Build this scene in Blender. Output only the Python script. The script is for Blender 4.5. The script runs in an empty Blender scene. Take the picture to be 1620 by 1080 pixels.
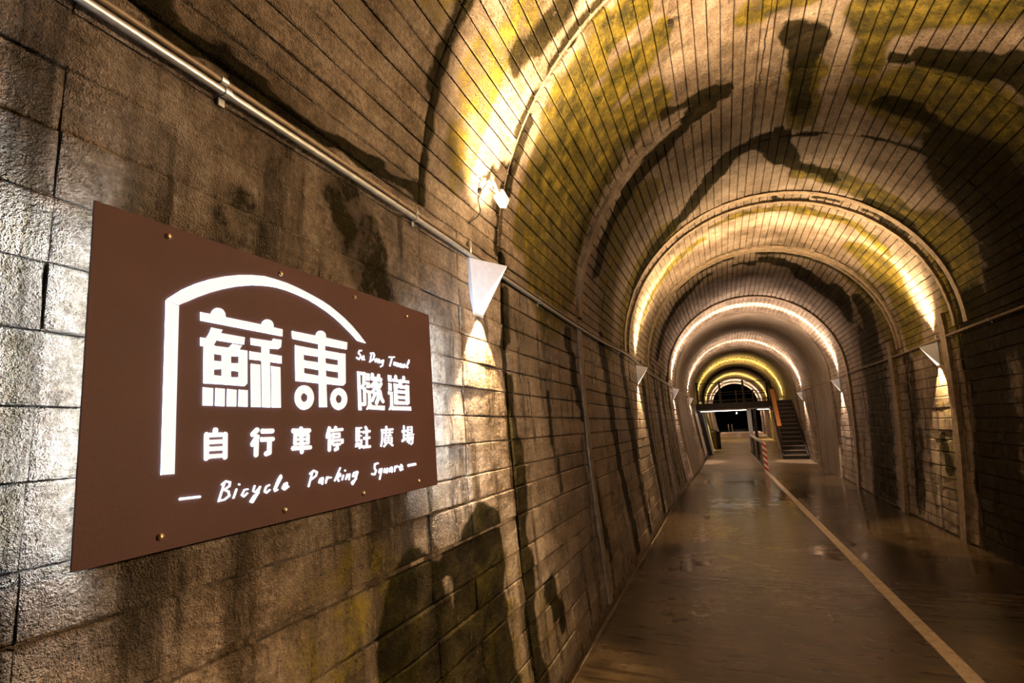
import bpy, bmesh, math, random
from mathutils import Vector, Matrix, noise

scene = bpy.context.scene
COL = scene.collection
R0 = random.Random(7)

# ------------------------------------------------------------------ camera
cam_data = bpy.data.cameras.new('camera')
cam_data.sensor_fit = 'HORIZONTAL'
cam_data.sensor_width = 36.0
cam_data.lens = 36.0 * 824.38 / 1620.0
cam_data.clip_start = 0.02
cam_data.clip_end = 400.0
cam = bpy.data.objects.new('camera', cam_data)
COL.objects.link(cam)
cam.matrix_world = Matrix(((0.927822, 0.093797, 0.361039, -0.886513), (0.371350, -0.140671, -0.917775, -0.016876), (-0.035297, 0.985603, -0.165349, 1.785163), (0, 0, 0, 1)))
scene.camera = cam

# ------------------------------------------------------------------ world (night), exposure
world = bpy.data.worlds.new('night')
scene.world = world
world.use_nodes = True
world.node_tree.nodes['Background'].inputs[0].default_value = (0.10, 0.13, 0.20, 1)
world.node_tree.nodes['Background'].inputs[1].default_value = 0.012
vs = scene.view_settings
vs.view_transform = 'Standard'
vs.look = 'None'
vs.gamma = 1.0
vs.use_curve_mapping = False
vs.exposure = 0.3

WARM = (1.0, 0.67, 0.36)
ROSE = (1.0, 0.72, 0.54)
GOLD = (1.0, 0.72, 0.22)
COLD = (0.70, 0.85, 1.0)
UP_W = 800.0
DOWN_W = 300.0
scene.cycles.max_bounces = 5

# ------------------------------------------------------------------ helpers
def link(o, parent=None):
    COL.objects.link(o)
    if parent is not None:
        o.parent = parent
    return o

def mesh_obj(name, verts, faces, mat, parent=None, smooth=False):
    me = bpy.data.meshes.new(name)
    me.from_pydata([tuple(v) for v in verts], [], faces)
    me.update()
    if smooth:
        me.polygons.foreach_set('use_smooth', [True] * len(me.polygons))
    if mat is not None:
        me.materials.append(mat)
    return link(bpy.data.objects.new(name, me), parent)

def empty(name, loc=(0, 0, 0)):
    o = bpy.data.objects.new(name, None)
    o.location = loc
    o.empty_display_size = 0.1
    return link(o)

def tag(o, label, cat, group=None):
    o['label'] = label
    o['category'] = cat
    if group:
        o['group'] = group
    return o

def structure(o):
    o['kind'] = 'structure'
    return o

class MB:
    """collects simple solids into one mesh"""
    def __init__(self):
        self.v = []
        self.f = []
    def add(self, verts, faces):
        n = len(self.v)
        self.v += [Vector(p) for p in verts]
        self.f += [tuple(i + n for i in q) for q in faces]
    def hexa(self, p):
        # p: 4 bottom, 4 top, same winding
        self.add(p, [(3, 2, 1, 0), (4, 5, 6, 7), (0, 1, 5, 4), (1, 2, 6, 5), (2, 3, 7, 6), (3, 0, 4, 7)])
    def box(self, c, s, rot=None):
        c = Vector(c)
        h = Vector(s) * 0.5
        pts = []
        for z in (-1, 1):
            for x, y in ((-1, -1), (1, -1), (1, 1), (-1, 1)):
                q = Vector((x * h.x, y * h.y, z * h.z))
                if rot is not None:
                    q = rot @ q
                pts.append(c + q)
        self.hexa(pts)
    def beam(self, a, b, w, h, up=(0, 0, 1)):
        a, b = Vector(a), Vector(b)
        d = (b - a).normalized()
        s = d.cross(Vector(up))
        if s.length < 1e-4:
            s = d.cross(Vector((1, 0, 0)))
        s.normalize()
        u = s.cross(d).normalized()
        pts = []
        for e in (a, b):
            for i, j in ((-1, -1), (1, -1), (1, 1), (-1, 1)):
                pts.append(e + s * (w / 2 * i) + u * (h / 2 * j))
        self.hexa(pts)
    def tube(self, pts, r, n=10, cap=True):
        pts = [Vector(p) for p in pts]
        base = len(self.v)
        prev = None
        for i, p in enumerate(pts):
            a = pts[max(0, i - 1)]
            b = pts[min(len(pts) - 1, i + 1)]
            d = (b - a).normalized()
            if prev is None:
                ref = Vector((0, 0, 1)) if abs(d.z) < 0.9 else Vector((1, 0, 0))
                s = d.cross(ref).normalized()
            else:
                s = (prev - d * prev.dot(d)).normalized()
            prev = s
            u = s.cross(d)
            rr = r[i] if isinstance(r, (list, tuple)) else r
            for k in range(n):
                t = 2 * math.pi * k / n
                self.v.append(p + s * (rr * math.cos(t)) + u * (rr * math.sin(t)))
        for i in range(len(pts) - 1):
            for k in range(n):
                a = base + i * n + k
                b = base + i * n + (k + 1) % n
                self.f.append((a, b, b + n, a + n))
        if cap:
            self.f.append(tuple(base + k for k in range(n))[::-1])
            m = base + (len(pts) - 1) * n
            self.f.append(tuple(m + k for k in range(n)))
    def build(self, name, mat, parent=None, smooth=False, bevel=0.0):
        off = Vector((0, 0, 0))
        if parent is not None:
            off = parent.location
        o = mesh_obj(name, [p - off for p in self.v], self.f, mat, parent, smooth)
        if bevel > 0:
            m = o.modifiers.new('bevel', 'BEVEL')
            m.width = bevel
            m.segments = 2
            m.limit_method = 'ANGLE'
        return o

def copy_tree(o, parent=None, loc=None):
    c = o.copy()
    link(c, parent)
    for ch in list(o.children):
        copy_tree(ch, c)
    if loc is not None:
        c.location = loc
    return c

# ------------------------------------------------------------------ node helper
class NT:
    def __init__(self, name):
        self.m = bpy.data.materials.new(name)
        self.m.use_nodes = True
        self.t = self.m.node_tree
        self.t.nodes.clear()
        self.out = self.t.nodes.new('ShaderNodeOutputMaterial')
        self.bsdf = self.t.nodes.new('ShaderNodeBsdfPrincipled')
        self.t.links.new(self.bsdf.outputs[0], self.out.inputs[0])
    def n(self, kind, **kw):
        nd = self.t.nodes.new(kind)
        for k, v in kw.items():
            setattr(nd, k, v)
        return nd
    def put(self, sock, v):
        if v is None:
            return
        if isinstance(v, bpy.types.NodeSocket):
            self.t.links.new(v, sock)
        else:
            if isinstance(v, (tuple, list)) and len(v) == 3 and sock.type == 'RGBA':
                v = (*v, 1)
            sock.default_value = v
    def set(self, key, v):
        self.put(self.bsdf.inputs[key], v)
    def math(self, op, a, b=None, c=None, clamp=False):
        nd = self.n('ShaderNodeMath', operation=op, use_clamp=clamp)
        for i, v in enumerate((a, b, c)):
            self.put(nd.inputs[i], v)
        return nd.outputs[0]
    def vm(self, op, a, b=None, scale=None):
        nd = self.n('ShaderNodeVectorMath', operation=op)
        self.put(nd.inputs[0], a)
        self.put(nd.inputs[1], b)
        if scale is not None:
            self.put(nd.inputs['Scale'], scale)
        return nd.outputs['Value'] if op in ('DOT_PRODUCT', 'LENGTH', 'DISTANCE') else nd.outputs[0]
    def pos(self):
        return self.n('ShaderNodeNewGeometry').outputs['Position']
    def objco(self):
        return self.n('ShaderNodeTexCoord').outputs['Object']
    def sep(self, v):
        nd = self.n('ShaderNodeSeparateXYZ')
        self.put(nd.inputs[0], v)
        return nd.outputs
    def comb(self, x, y, z):
        nd = self.n('ShaderNodeCombineXYZ')
        for i, v in enumerate((x, y, z)):
            self.put(nd.inputs[i], v)
        return nd.outputs[0]
    def noise(self, vec, scale, detail=4, rough=0.55, dist=0.0, color=False):
        nd = self.n('ShaderNodeTexNoise')
        self.put(nd.inputs['Vector'], vec)
        nd.inputs['Scale'].default_value = scale
        nd.inputs['Detail'].default_value = detail
        nd.inputs['Roughness'].default_value = rough
        nd.inputs['Distortion'].default_value = dist
        return nd.outputs['Color' if color else 'Fac']
    def voro(self, vec, scale, feature='F1', rand=1.0):
        nd = self.n('ShaderNodeTexVoronoi', feature=feature)
        self.put(nd.inputs['Vector'], vec)
        nd.inputs['Scale'].default_value = scale
        nd.inputs['Randomness'].default_value = rand
        return nd.outputs['Distance']
    def ramp(self, fac, stops):
        nd = self.n('ShaderNodeValToRGB')
        cr = nd.color_ramp
        while len(cr.elements) < len(stops):
            cr.elements.new(0.5)
        for e, (p, c) in zip(cr.elements, stops):
            e.position = p
            if isinstance(c, (int, float)):
                c = (c, c, c)
            e.color = (*c, 1)
        self.put(nd.inputs[0], fac)
        return nd.outputs[0]
    def step(self, v, a, b):
        nd = self.n('ShaderNodeMapRange', interpolation_type='SMOOTHSTEP')
        self.put(nd.inputs[0], v)
        nd.inputs[1].default_value = a
        nd.inputs[2].default_value = b
        return nd.outputs[0]
    def mix(self, fac, a, b, mode='MIX'):
        nd = self.n('ShaderNodeMix', data_type='RGBA', blend_type=mode)
        self.put(nd.inputs[0], fac)
        self.put(nd.inputs[6], a)
        self.put(nd.inputs[7], b)
        return nd.outputs[2]
    def bump(self, h, strength=1.0, dist=0.01, normal=None):
        nd = self.n('ShaderNodeBump')
        nd.inputs['Strength'].default_value = strength
        nd.inputs['Distance'].default_value = dist
        self.put(nd.inputs['Height'], h)
        if normal is not None:
            self.put(nd.inputs['Normal'], normal)
        return nd.outputs[0]

def simple(name, col, rough=0.5, metal=0.0, vary=0.25, scale=30.0, bump=0.0, emit=None, strength=0.0):
    t = NT(name)
    p = t.pos()
    f = t.noise(p, scale, 4)
    a = tuple(c * (1 - vary) for c in col)
    b = tuple(min(1, c * (1 + vary)) for c in col)
    t.set('Base Color', t.ramp(f, [(0.3, a), (0.7, b)]))
    t.set('Roughness', t.math('MULTIPLY_ADD', f, 0.25, rough - 0.12))
    t.set('Metallic', metal)
    if bump:
        t.set('Normal', t.bump(f, bump, 0.004))
    if emit:
        t.set('Emission Color', emit)
        t.set('Emission Strength', strength)
    return t.m

# ------------------------------------------------------------------ tunnel form
SPRING = 3.0
RAD = 2.3
def bend(y):
    return 0.0002 * max(0.0, y - 10.0) ** 2
def rise(y):
    return 0.0002 * max(0.0, y - 10.0) ** 2
def lean(y):
    t = min(1.0, max(0.0, (y - 11.0) / 15.0))
    return 0.25 * t * t * (3 - 2 * t)
def half(z):
    return RAD - 0.17 * ((SPRING - z) / SPRING) ** 2
def wall_pt(side, z, y, h=0.0):
    """h = height proud of the nominal surface, towards the tunnel axis"""
    x = side * (half(z) - h) + bend(y) + lean(y) * (1 - z / SPRING)
    return Vector((x, y, z + rise(y)))
def vault_pt(th, y, h=0.0):
    r = RAD - h
    return Vector((r * math.cos(th) + bend(y), y, SPRING + r * math.sin(th) + rise(y)))
def floor_x(x, y):
    return x + bend(y) + lean(y)

# ------------------------------------------------------------------ lining concrete
def T_of(th_deg):
    return (90.0 - th_deg) * math.pi / 180.0 * RAD

# stains on the lining: (T0, y0, T1, y1, radius, weight); T = distance along the
# lining from the crown (negative = left side), y = distance along the tunnel
MOSS = [
    (-1.30, 3.66, -2.80, 4.02, 0.15, 1.0), (-1.15, 4.18, -2.85, 4.46, 0.20, 1.0), (-2.3, 4.30, -3.5, 4.55, 0.55, 0.8),
    (-1.6, 3.55, -3.3, 3.75, 0.10, 0.7), (-1.5, 4.9, -3.2, 5.2, 0.34, 0.8), (-2.0, 2.85, -2.5, 2.8, 0.14, 0.6), (-2.5, 2.6, -3.2, 2.7, 0.18, 0.6),
    (-2.2, 1.8, -2.9, 1.6, 0.3, 0.42), (-1.9, 2.1, -2.6, 2.15, 0.14, 0.5),
    (-2.0, 6.6, -3.4, 7.2, 0.5, 0.7), (-1.7, 8.3, -3.3, 8.6, 0.35, 0.9),
    (0.1, 4.5, -0.3, 4.6, 0.16, 0.7), (0.75, 4.85, 1.5, 4.55, 0.28, 0.9), (0.8, 5.0, 0.75, 5.7, 0.11, 0.8), (0.25, 5.6, 0.32, 6.6, 0.18, 0.8),
    (0.9, 6.05, 2.4, 6.4, 0.16, 0.9), (1.5, 6.0, 3.4, 6.8, 0.6, 0.8), (0.5, 8.0, 2.6, 8.6, 0.22, 1.0), (2.6, 8.2, 3.5, 8.8, 0.5, 0.8),
    (-0.65, 9.45, 0.3, 9.3, 0.09, 1.0), (0.3, 9.3, 2.1, 9.75, 0.11, 1.0), (-1.0, 9.9, -3.0, 10.2, 0.12, 0.9), (2.0, 10.4, 3.4, 10.8, 0.42, 0.8),
    (-0.7, 11.6, 0.9, 11.5, 0.10, 0.9), (2.2, 11.7, 3.4, 12.0, 0.45, 0.8), (-2.5, 11.8, -3.4, 12.2, 0.3, 0.8),
    (-3.6, 11.5, -6.3, 12.2, 0.5, 0.55), (-3.6, 14.5, -6.3, 15.2, 0.7, 0.6), (-3.6, 18.0, -6.2, 18.4, 0.25, 0.6),
    (3.9, 9.9, 5.8, 9.9, 0.30, 0.45), (-5.6, 1.7, -6.5, 2.0, 0.35, 0.5), (-5.9, 3.0, -6.5, 4.0, 0.4, 0.4),
    (-2.6, 33.0, 2.6, 33.0, 1.2, 0.5), (-2.9, 38.0, -1.2, 42.0, 1.6, 0.8),
]
DARK = [
    (-0.9, 3.38, -3.6, 3.38, 0.045, 1.1), (-1.9, 2.28, -3.6, 2.28, 0.03, 1.0), (0.3, 6.92, 1.7, 6.92, 0.03, 0.8), (0.2, 8.9, 3.4, 8.92, 0.05, 0.8), (-3.0, 11.45, 3.0, 11.45, 0.05, 0.8),
    (-0.62, 5.45, -1.25, 5.22, 0.10, 0.75), (-0.62, 5.50, -1.3, 5.92, 0.11, 0.9), (-1.3, 5.92, -2.8, 6.25, 0.16, 0.85), (-0.9, 5.65, -1.9, 5.85, 0.05, 0.7),
    (-1.6, 5.25, -3.0, 5.4, 0.16, 0.5), (-1.75, 3.15, -2.25, 3.0, 0.12, 0.85),
    (-0.05, 6.95, -0.5, 7.08, 0.14, 1.0), (-0.5, 7.08, -1.1, 8.1, 0.15, 0.95), (-1.1, 8.1, -2.6, 8.75, 0.17, 0.9), (0.0, 7.0, 0.22, 7.55, 0.16, 1.0), (0.22, 7.6, 0.9, 8.15, 0.13, 0.8),
    (0.16, 5.02, 0.2, 5.35, 0.17, 1.0), (0.2, 5.35, 0.28, 6.4, 0.12, 0.6), (0.05, 6.75, 0.18, 6.9, 0.07, 0.8),
    (0.95, 5.46, 1.35, 5.38, 0.05, 1.3), (1.3, 5.40, 2.1, 5.20, 0.13, 1.3), (2.4, 5.35, 3.6, 5.6, 0.38, 0.6), (1.1, 6.2, 1.9, 6.35, 0.12, 0.8), (2.2, 6.7, 3.6, 7.4, 0.6, 0.75),
    (1.5, 8.5, 3.4, 8.75, 0.13, 0.9), (-2.0, 11.9, 2.6, 11.9, 0.05, 0.8),
    (0.35, 12.3, 1.1, 12.8, 0.20, 1.1), (1.3, 13.3, 1.9, 13.6, 0.33, 1.1), (1.9, 12.9, 2.5, 13.9, 0.2, 1.0), (2.5, 12.6, 3.3, 13.2, 0.28, 1.1), (-0.3, 12.5, 0.1, 12.6, 0.12, 0.9), (-0.9, 12.5, -1.6, 12.9, 0.15, 0.8), (-1.6, 12.9, -3.0, 13.4, 0.28, 0.9),
    (-3.65, 3.42, -6.6, 3.46, 0.045, 1.2), (-4.6, 3.46, -6.6, 3.55, 0.09, 1.0), (-4.6, 4.35, -5.3, 4.5, 0.07, 0.7), (-3.9, 5.2, -6.2, 6.0, 0.09, 1.0), (-3.7, 6.9, -6.5, 7.6, 0.16, 1.0), (-3.7, 8.4, -6.5, 9.0, 0.2, 0.9), (-3.8, 10.6, -6.4, 11.2, 0.22, 0.9), (-3.7, 12.6, -6.4, 13.3, 0.2, 0.9), (-3.7, 14.0, -6.4, 14.8, 0.2, 0.9), (-3.7, 15.8, -6.4, 16.5, 0.25, 0.9),
    (-5.65, 2.15, -6.15, 2.35, 0.26, 1.2), (-5.55, 2.75, -6.3, 2.95, 0.22, 1.15), (-6.3, 2.0, -6.5, 2.8, 0.25, 0.8), (-5.95, 3.9, -6.3, 4.0, 0.06, 1.2),
    (-5.46, 2.2, -5.42, 2.8, 0.05, 1.2),
    (-4.35, 1.75, -4.6, 1.9, 0.13, 0.6), (-4.1, 1.1, -4.3, 1.2, 0.10, 0.5), (-3.85, 1.75, -4.4, 2.0, 0.14, 0.6), (-3.58, 0.4, -3.58, 2.3, 0.035, 0.9),
    (3.8, 6.5, 6.4, 7.0, 0.9, 0.8), (3.8, 8.4, 6.5, 8.4, 0.55, 0.85), (4.0, 11.3, 6.3, 11.3, 0.3, 0.6), (3.8, 13.6, 6.3, 13.6, 0.9, 0.7), (5.2, 10.1, 5.6, 9.9, 0.12, 0.8),
]

import numpy as np
def add_stains(me, mw=None):
    """moss and dark damp masks of the lining, stored per vertex as attribute 'stain'"""
    n = len(me.vertices)
    co = np.empty(n * 3)
    me.vertices.foreach_get('co', co)
    co = co.reshape(n, 3)
    if mw is not None:
        m4 = np.array(mw)
        co = co @ m4[:3, :3].T + m4[:3, 3]
    zr = co[:, 2] - SPRING
    phi = np.maximum(np.arctan2(zr, np.abs(co[:, 0])), 0)
    q = np.minimum(co[:, 2], SPRING) + phi * RAD
    T = np.sign(co[:, 0]) * (SPRING + RAD * math.pi / 2 - q)
    o2 = Vector((31.7, 17.3, 5.9))
    wob = np.array([(noise.noise(Vector(p) * 2.0) * 0.13 + noise.noise(Vector(p) * 7.0) * 0.035, noise.noise(Vector(p) * 2.0 + o2) * 0.13 + noise.noise(Vector(p) * 7.0 + o2) * 0.035) for p in co])
    P = np.stack([T + wob[:, 0], co[:, 1] + wob[:, 1]], 1)
    out = np.zeros((n, 4), dtype=np.float32)
    for ch, lst in ((0, MOSS), (1, DARK)):
        acc = np.zeros(n)
        for (a0, b0, a1, b1, r, w) in lst:
            D = np.array([a1 - a0, b1 - b0])
            pa = P - np.array([a0, b0])
            h = np.clip(pa @ D / max(D @ D, 1e-6), 0, 1)
            d = np.hypot(*(pa - h[:, None] * D).T)
            u = np.clip((r * 1.5 - d) / (r * 0.7), 0, 1)
            acc = np.maximum(acc, u * u * (3 - 2 * u) * w)
        out[:, ch] = acc
    out[:, 3] = 1
    at = me.attributes.new('stain', 'FLOAT_COLOR', 'POINT')
    at.data.foreach_set('color', out.ravel())

def lining_material(name, smooth_finish=False):
    t = NT(name)
    P = t.pos()
    px, py, pz = t.sep(P)
    zr = t.math('SUBTRACT', pz, SPRING)
    ax = t.math('ABSOLUTE', px)
    phi = t.math('MAXIMUM', t.math('ARCTAN2', zr, ax), 0.0)
    q = t.math('ADD', t.math('MINIMUM', pz, SPRING), t.math('MULTIPLY', phi, RAD))
    T = t.math('MULTIPLY', t.math('SIGN', px), t.math('SUBTRACT', SPRING + RAD * math.pi / 2, q))
    at = t.n('ShaderNodeAttribute', attribute_name='stain')
    sr, sg, sb = t.sep(at.outputs['Vector'])
    fine = t.noise(P, 42.0, 4, 0.72)
    mid = t.noise(P, 7.0, 4, 0.62)
    big = t.noise(P, 1.3, 3, 0.6)
    streak = t.noise(t.comb(t.math('MULTIPLY', py, 6.0), t.math('MULTIPLY', q, 0.55), t.math('MULTIPLY', t.math('SIGN', px), 9.0)), 1.0, 4, 0.65)
    grain = t.noise(t.comb(t.math('MULTIPLY', T, 55.0), t.math('MULTIPLY', py, 3.0), 0.0), 1.0, 2, 0.6)
    if smooth_finish:
        col = t.ramp(t.math('ADD', t.math('MULTIPLY', big, 0.6), t.math('MULTIPLY', mid, 0.4)), [(0.3, (0.22, 0.17, 0.115)), (0.55, (0.36, 0.285, 0.20)), (0.8, (0.48, 0.39, 0.29))])
        moss, dark = sr, None
    else:
        tone = t.math('ADD', t.math('ADD', t.math('MULTIPLY', big, 0.36), t.math('MULTIPLY', mid, 0.28)), t.math('MULTIPLY', fine, 0.36))
        col = t.ramp(tone, [(0.35, (0.045, 0.030, 0.016)), (0.44, (0.18, 0.130, 0.082)), (0.53, (0.40, 0.31, 0.225)), (0.65, (0.70, 0.60, 0.49))])
        moss, dark = sr, sg
    rnd = t.n('ShaderNodeObjectInfo').outputs['Random']
    col = t.mix(1.0, col, t.ramp(rnd, [(0.0, 0.72), (1.0, 1.0)]), 'MULTIPLY')
    col = t.mix(1.0, col, t.ramp(grain, [(0.35, 0.80), (0.6, 1.0)]), 'MULTIPLY')
    st = t.step(streak, 0.46, 0.62)
    onwall = t.step(pz, 3.4, 2.6)
    damp = t.math('MULTIPLY', st, t.math('MULTIPLY_ADD', onwall, 0.62, 0.20))
    col = t.mix(damp, col, (0.045, 0.032, 0.016))
    mm = t.math('MULTIPLY', t.math('SUBTRACT', mid, 0.5), 1.1)
    ff = t.math('MULTIPLY', t.math('SUBTRACT', fine, 0.5), 0.5)
    rag = t.math('ADD', mm, ff)
    mossk = t.step(t.math('ADD', moss, rag), 0.30, 0.72)
    col = t.mix(t.math('MULTIPLY', mossk, 0.92), col, t.ramp(t.math('ADD', mid, ff), [(0.36, (0.028, 0.027, 0.002)), (0.52, (0.105, 0.082, 0.004)), (0.68, (0.22, 0.165, 0.012))]))
    if dark is not None:
        darkk = t.math('MULTIPLY', t.step(t.math('ADD', dark, rag), 0.30, 0.66), 0.95)
        col = t.mix(darkk, col, t.ramp(mid, [(0.4, (0.008, 0.007, 0.003)), (0.7, (0.030, 0.025, 0.006))]))
    t.set('Base Color', col)
    rough = t.math('MULTIPLY_ADD', mid, 0.45, 0.30)
    if not smooth_finish:
        rough = t.math('SUBTRACT', rough, t.math('MULTIPLY', damp, 0.35))
    t.set('Roughness', rough)
    if dark is not None:
        t.set('Specular IOR Level', t.math('MULTIPLY', t.math('SUBTRACT', 1.0, t.math('MAXIMUM', darkk, t.math('MULTIPLY', mossk, 0.7))), 0.45))
    pits = t.step(t.voro(P, 26.0), 0.24, 0.05)
    crust = t.noise(P, 150.0, 2, 0.7)
    if smooth_finish:
        h = t.math('ADD', t.math('MULTIPLY', mid, 0.6), t.math('MULTIPLY', fine, 0.2))
        t.set('Normal', t.bump(h, 0.5, 0.01))
    else:
        h = t.math('ADD', t.math('MULTIPLY', fine, 0.8), t.math('MULTIPLY', crust, 0.30))
        h = t.math('ADD', h, t.math('MULTIPLY', mid, 1.2))
        h = t.math('SUBTRACT', h, t.math('MULTIPLY', pits, 0.25))
        # rough-cast patch of wall around the sign
        coarse = t.math('MULTIPLY', t.math('MULTIPLY', t.step(py, 2.9, 2.2), t.step(pz, 1.1, 1.5)), t.step(px, 0.0, -1.0))
        h = t.math('ADD', t.math('MULTIPLY', h, t.math('MULTIPLY_ADD', coarse, 0.5, 1.0)), t.math('MULTIPLY', crust, t.math('MULTIPLY', coarse, 1.5)))
        t.set('Normal', t.bump(h, 1.0, 0.026))
    return t.m

M = {}
M['lining'] = lining_material('board_marked_concrete')
M['smooth'] = lining_material('smooth_concrete', True)

def floor_material():
    t = NT('wet_floor_concrete')
    P = t.pos()
    x, y, z = t.sep(P)
    big = t.noise(P, 0.55, 5, 0.62, 0.6)
    mid = t.noise(P, 5.0, 5, 0.6)
    broom = t.noise(t.comb(t.math('MULTIPLY', x, 1.6), t.math('MULTIPLY', y, 17.0), 0.0), 1.0, 4, 0.65)
    fine = t.noise(P, 90.0, 3, 0.6)
    tone = t.math('ADD', t.math('ADD', t.math('MULTIPLY', big, 0.5), t.math('MULTIPLY', broom, 0.3)), t.math('MULTIPLY', mid, 0.2))
    col = t.ramp(tone, [(0.40, (0.010, 0.006, 0.002)), (0.49, (0.042, 0.027, 0.011)), (0.60, (0.125, 0.086, 0.042))])
    w = t.math('ADD', t.math('MULTIPLY', big, 0.62), t.math('MULTIPLY', mid, 0.38))
    # the floor gets wetter away from the sign
    far = t.math('MULTIPLY', t.step(y, 5.5, 9.0), t.step(y, 22.0, 17.0))
    dry_lit = t.step(y, 17.0, 23.0)
    right = t.step(x, 0.9, 1.7)
    wet = t.math('ADD', w, t.math('ADD', t.math('MULTIPLY', far, 0.07), t.math('MULTIPLY', right, 0.03)))
    wet = t.math('SUBTRACT', wet, t.math('MULTIPLY', dry_lit, 0.12))
    pud = t.step(wet, 0.56, 0.62)
    col = t.mix(t.math('MULTIPLY', dry_lit, 0.8), col, t.ramp(tone, [(0.36, (0.16, 0.115, 0.070)), (0.6, (0.40, 0.31, 0.21))]))  # dry stretch by the deck; lamplight on it partly put into the paler colour
    col = t.mix(t.math('MULTIPLY', pud, 0.65), col, (0.030, 0.021, 0.012))
    t.set('Base Color', col)
    r = t.math('MULTIPLY', t.math('MULTIPLY_ADD', broom, 0.30, 0.10), t.math('MULTIPLY_ADD', far, -0.35, 1.0))
    r = t.math('ADD', r, t.math('MULTIPLY', t.math('SUBTRACT', 1.0, far), 0.06))
    r = t.math('MULTIPLY', r, t.math('MULTIPLY_ADD', pud, -0.75, 1.0))
    t.set('Roughness', r)
    t.set('Specular IOR Level', 0.45)
    h = t.math('ADD', t.math('MULTIPLY', broom, 1.1), t.math('ADD', t.math('MULTIPLY', mid, 0.35), t.math('MULTIPLY', fine, 0.12)))
    h = t.math('MULTIPLY', h, t.math('MULTIPLY_ADD', pud, -0.7, 1.0))
    t.set('Normal', t.bump(h, 0.42, 0.010))
    return t.m
M['floor'] = floor_material()

def worn_paint():
    t = NT('worn_white_line_paint')
    P = t.pos()
    f = t.math('ADD', t.math('MULTIPLY', t.noise(P, 9.0, 5, 0.7), 0.6), t.math('MULTIPLY', t.noise(P, 70.0, 4, 0.6), 0.4))
    t.set('Base Color', t.ramp(f, [(0.34, (0.24, 0.18, 0.11)), (0.5, (0.58, 0.49, 0.36)), (0.7, (0.72, 0.64, 0.52))]))
    t.set('Roughness', t.math('MULTIPLY_ADD', f, 0.4, 0.25))
    t.set('Normal', t.bump(f, 0.4, 0.004))
    return t.m
M['paint'] = worn_paint()

def corten():
    t = NT('brown_powder_coated_steel')
    P = t.pos()
    f = t.noise(P, 160.0, 3, 0.6)
    g = t.noise(P, 5.0, 4, 0.6)
    k = t.math('ADD', t.math('MULTIPLY', f, 0.6), t.math('MULTIPLY', g, 0.4))
    t.set('Base Color', t.ramp(k, [(0.3, (0.044, 0.018, 0.0155)), (0.7, (0.072, 0.030, 0.026))]))
    t.set('Roughness', t.math('MULTIPLY_ADD', f, 0.3, 0.48))
    t.set('Specular IOR Level', 0.2)
    t.set('Normal', t.bump(f, 0.25, 0.002))
    return t.m
M['corten'] = corten()

def stripes(name, a, b, period):
    t = NT(name)
    x, y, z = t.sep(t.objco())
    s = t.math('ADD', t.math('ADD', x, y), z)
    m = t.math('GREATER_THAN', t.math('FRACT', t.math('DIVIDE', s, period)), 0.5)
    t.set('Base Color', t.mix(m, a, b))
    t.set('Roughness', 0.4)
    return t.m
M['stripes'] = stripes('red_and_white_stripes', (0.45, 0.05, 0.02), (0.75, 0.66, 0.55), 0.20)

def glow(name, col, strength):
    t = NT(name)
    t.set('Base Color', (0.25, 0.25, 0.25))
    t.set('Roughness', 0.5)
    t.set('Emission Color', col)
    f = t.noise(t.pos(), 20.0, 2)
    t.set('Emission Strength', t.math('MULTIPLY_ADD', f, 0.12 * strength, 0.94 * strength))
    return t.m
M['letter'] = glow('lit_white_acrylic', (0.95, 0.96, 1.0), 0.64)
M['edge'] = glow('edge_lit_acrylic', (0.62, 0.78, 1.0), 7.0)
M['script'] = glow('lit_script_acrylic', (0.90, 0.93, 1.0), 0.95)
M['tube'] = glow('cold_led_tube', COLD, 170.0)
M['strip'] = glow('neutral_strip_lamp', (1.0, 0.84, 0.66), 13.0)
M['diffuser'] = glow('warm_sconce_diffuser', (1.0, 0.84, 0.70), 1.1)
M['streetlamp'] = glow('distant_street_light', (1.0, 0.93, 0.8), 40.0)
M['white_metal'] = simple('white_painted_metal', (0.50, 0.51, 0.55), 0.42, 0.0, 0.08)
M['silver'] = simple('galvanised_steel', (0.46, 0.47, 0.48), 0.38, 0.7, 0.15)
M['silver_paint'] = simple('silver_painted_steel', (0.58, 0.58, 0.60), 0.4, 0.15, 0.1)
M['dark_pipe'] = simple('dirty_brown_conduit', (0.17, 0.125, 0.085), 0.5, 0.2, 0.35)
M['black_steel'] = simple('black_painted_steel', (0.018, 0.016, 0.015), 0.45, 0.2, 0.3)
M['tread'] = simple('worn_steel_tread', (0.20, 0.15, 0.11), 0.45, 0.2, 0.3)
M['wood'] = simple('orange_brown_board', (0.62, 0.27, 0.07), 0.5, 0.0, 0.25)
M['tan'] = simple('tan_painted_stringer', (0.36, 0.27, 0.16), 0.5, 0.0, 0.2)
M['rib'] = simple('weathered_rib_concrete', (0.23, 0.175, 0.115), 0.6, 0.0, 0.45, 14.0, 0.6)
M['rail_top'] = simple('pale_rail_paint', (0.52, 0.47, 0.41), 0.4, 0.0, 0.2)
M['brass'] = simple('brass_screw', (0.62, 0.44, 0.24), 0.3, 0.9, 0.15)
M['yellow'] = simple('yellow_paint', (0.72, 0.42, 0.03), 0.45, 0.0, 0.2)
M['white_board'] = simple('white_board', (0.72, 0.62, 0.54), 0.5, 0.0, 0.1)
M['cable'] = simple('black_cable', (0.02, 0.016, 0.012), 0.5)
M['night'] = simple('dark_hillside', (0.012, 0.015, 0.012), 0.9, 0.0, 0.5, 1.5)
M['asphalt'] = simple('dark_asphalt', (0.03, 0.028, 0.026), 0.6, 0.0, 0.4, 3.0)

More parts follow.
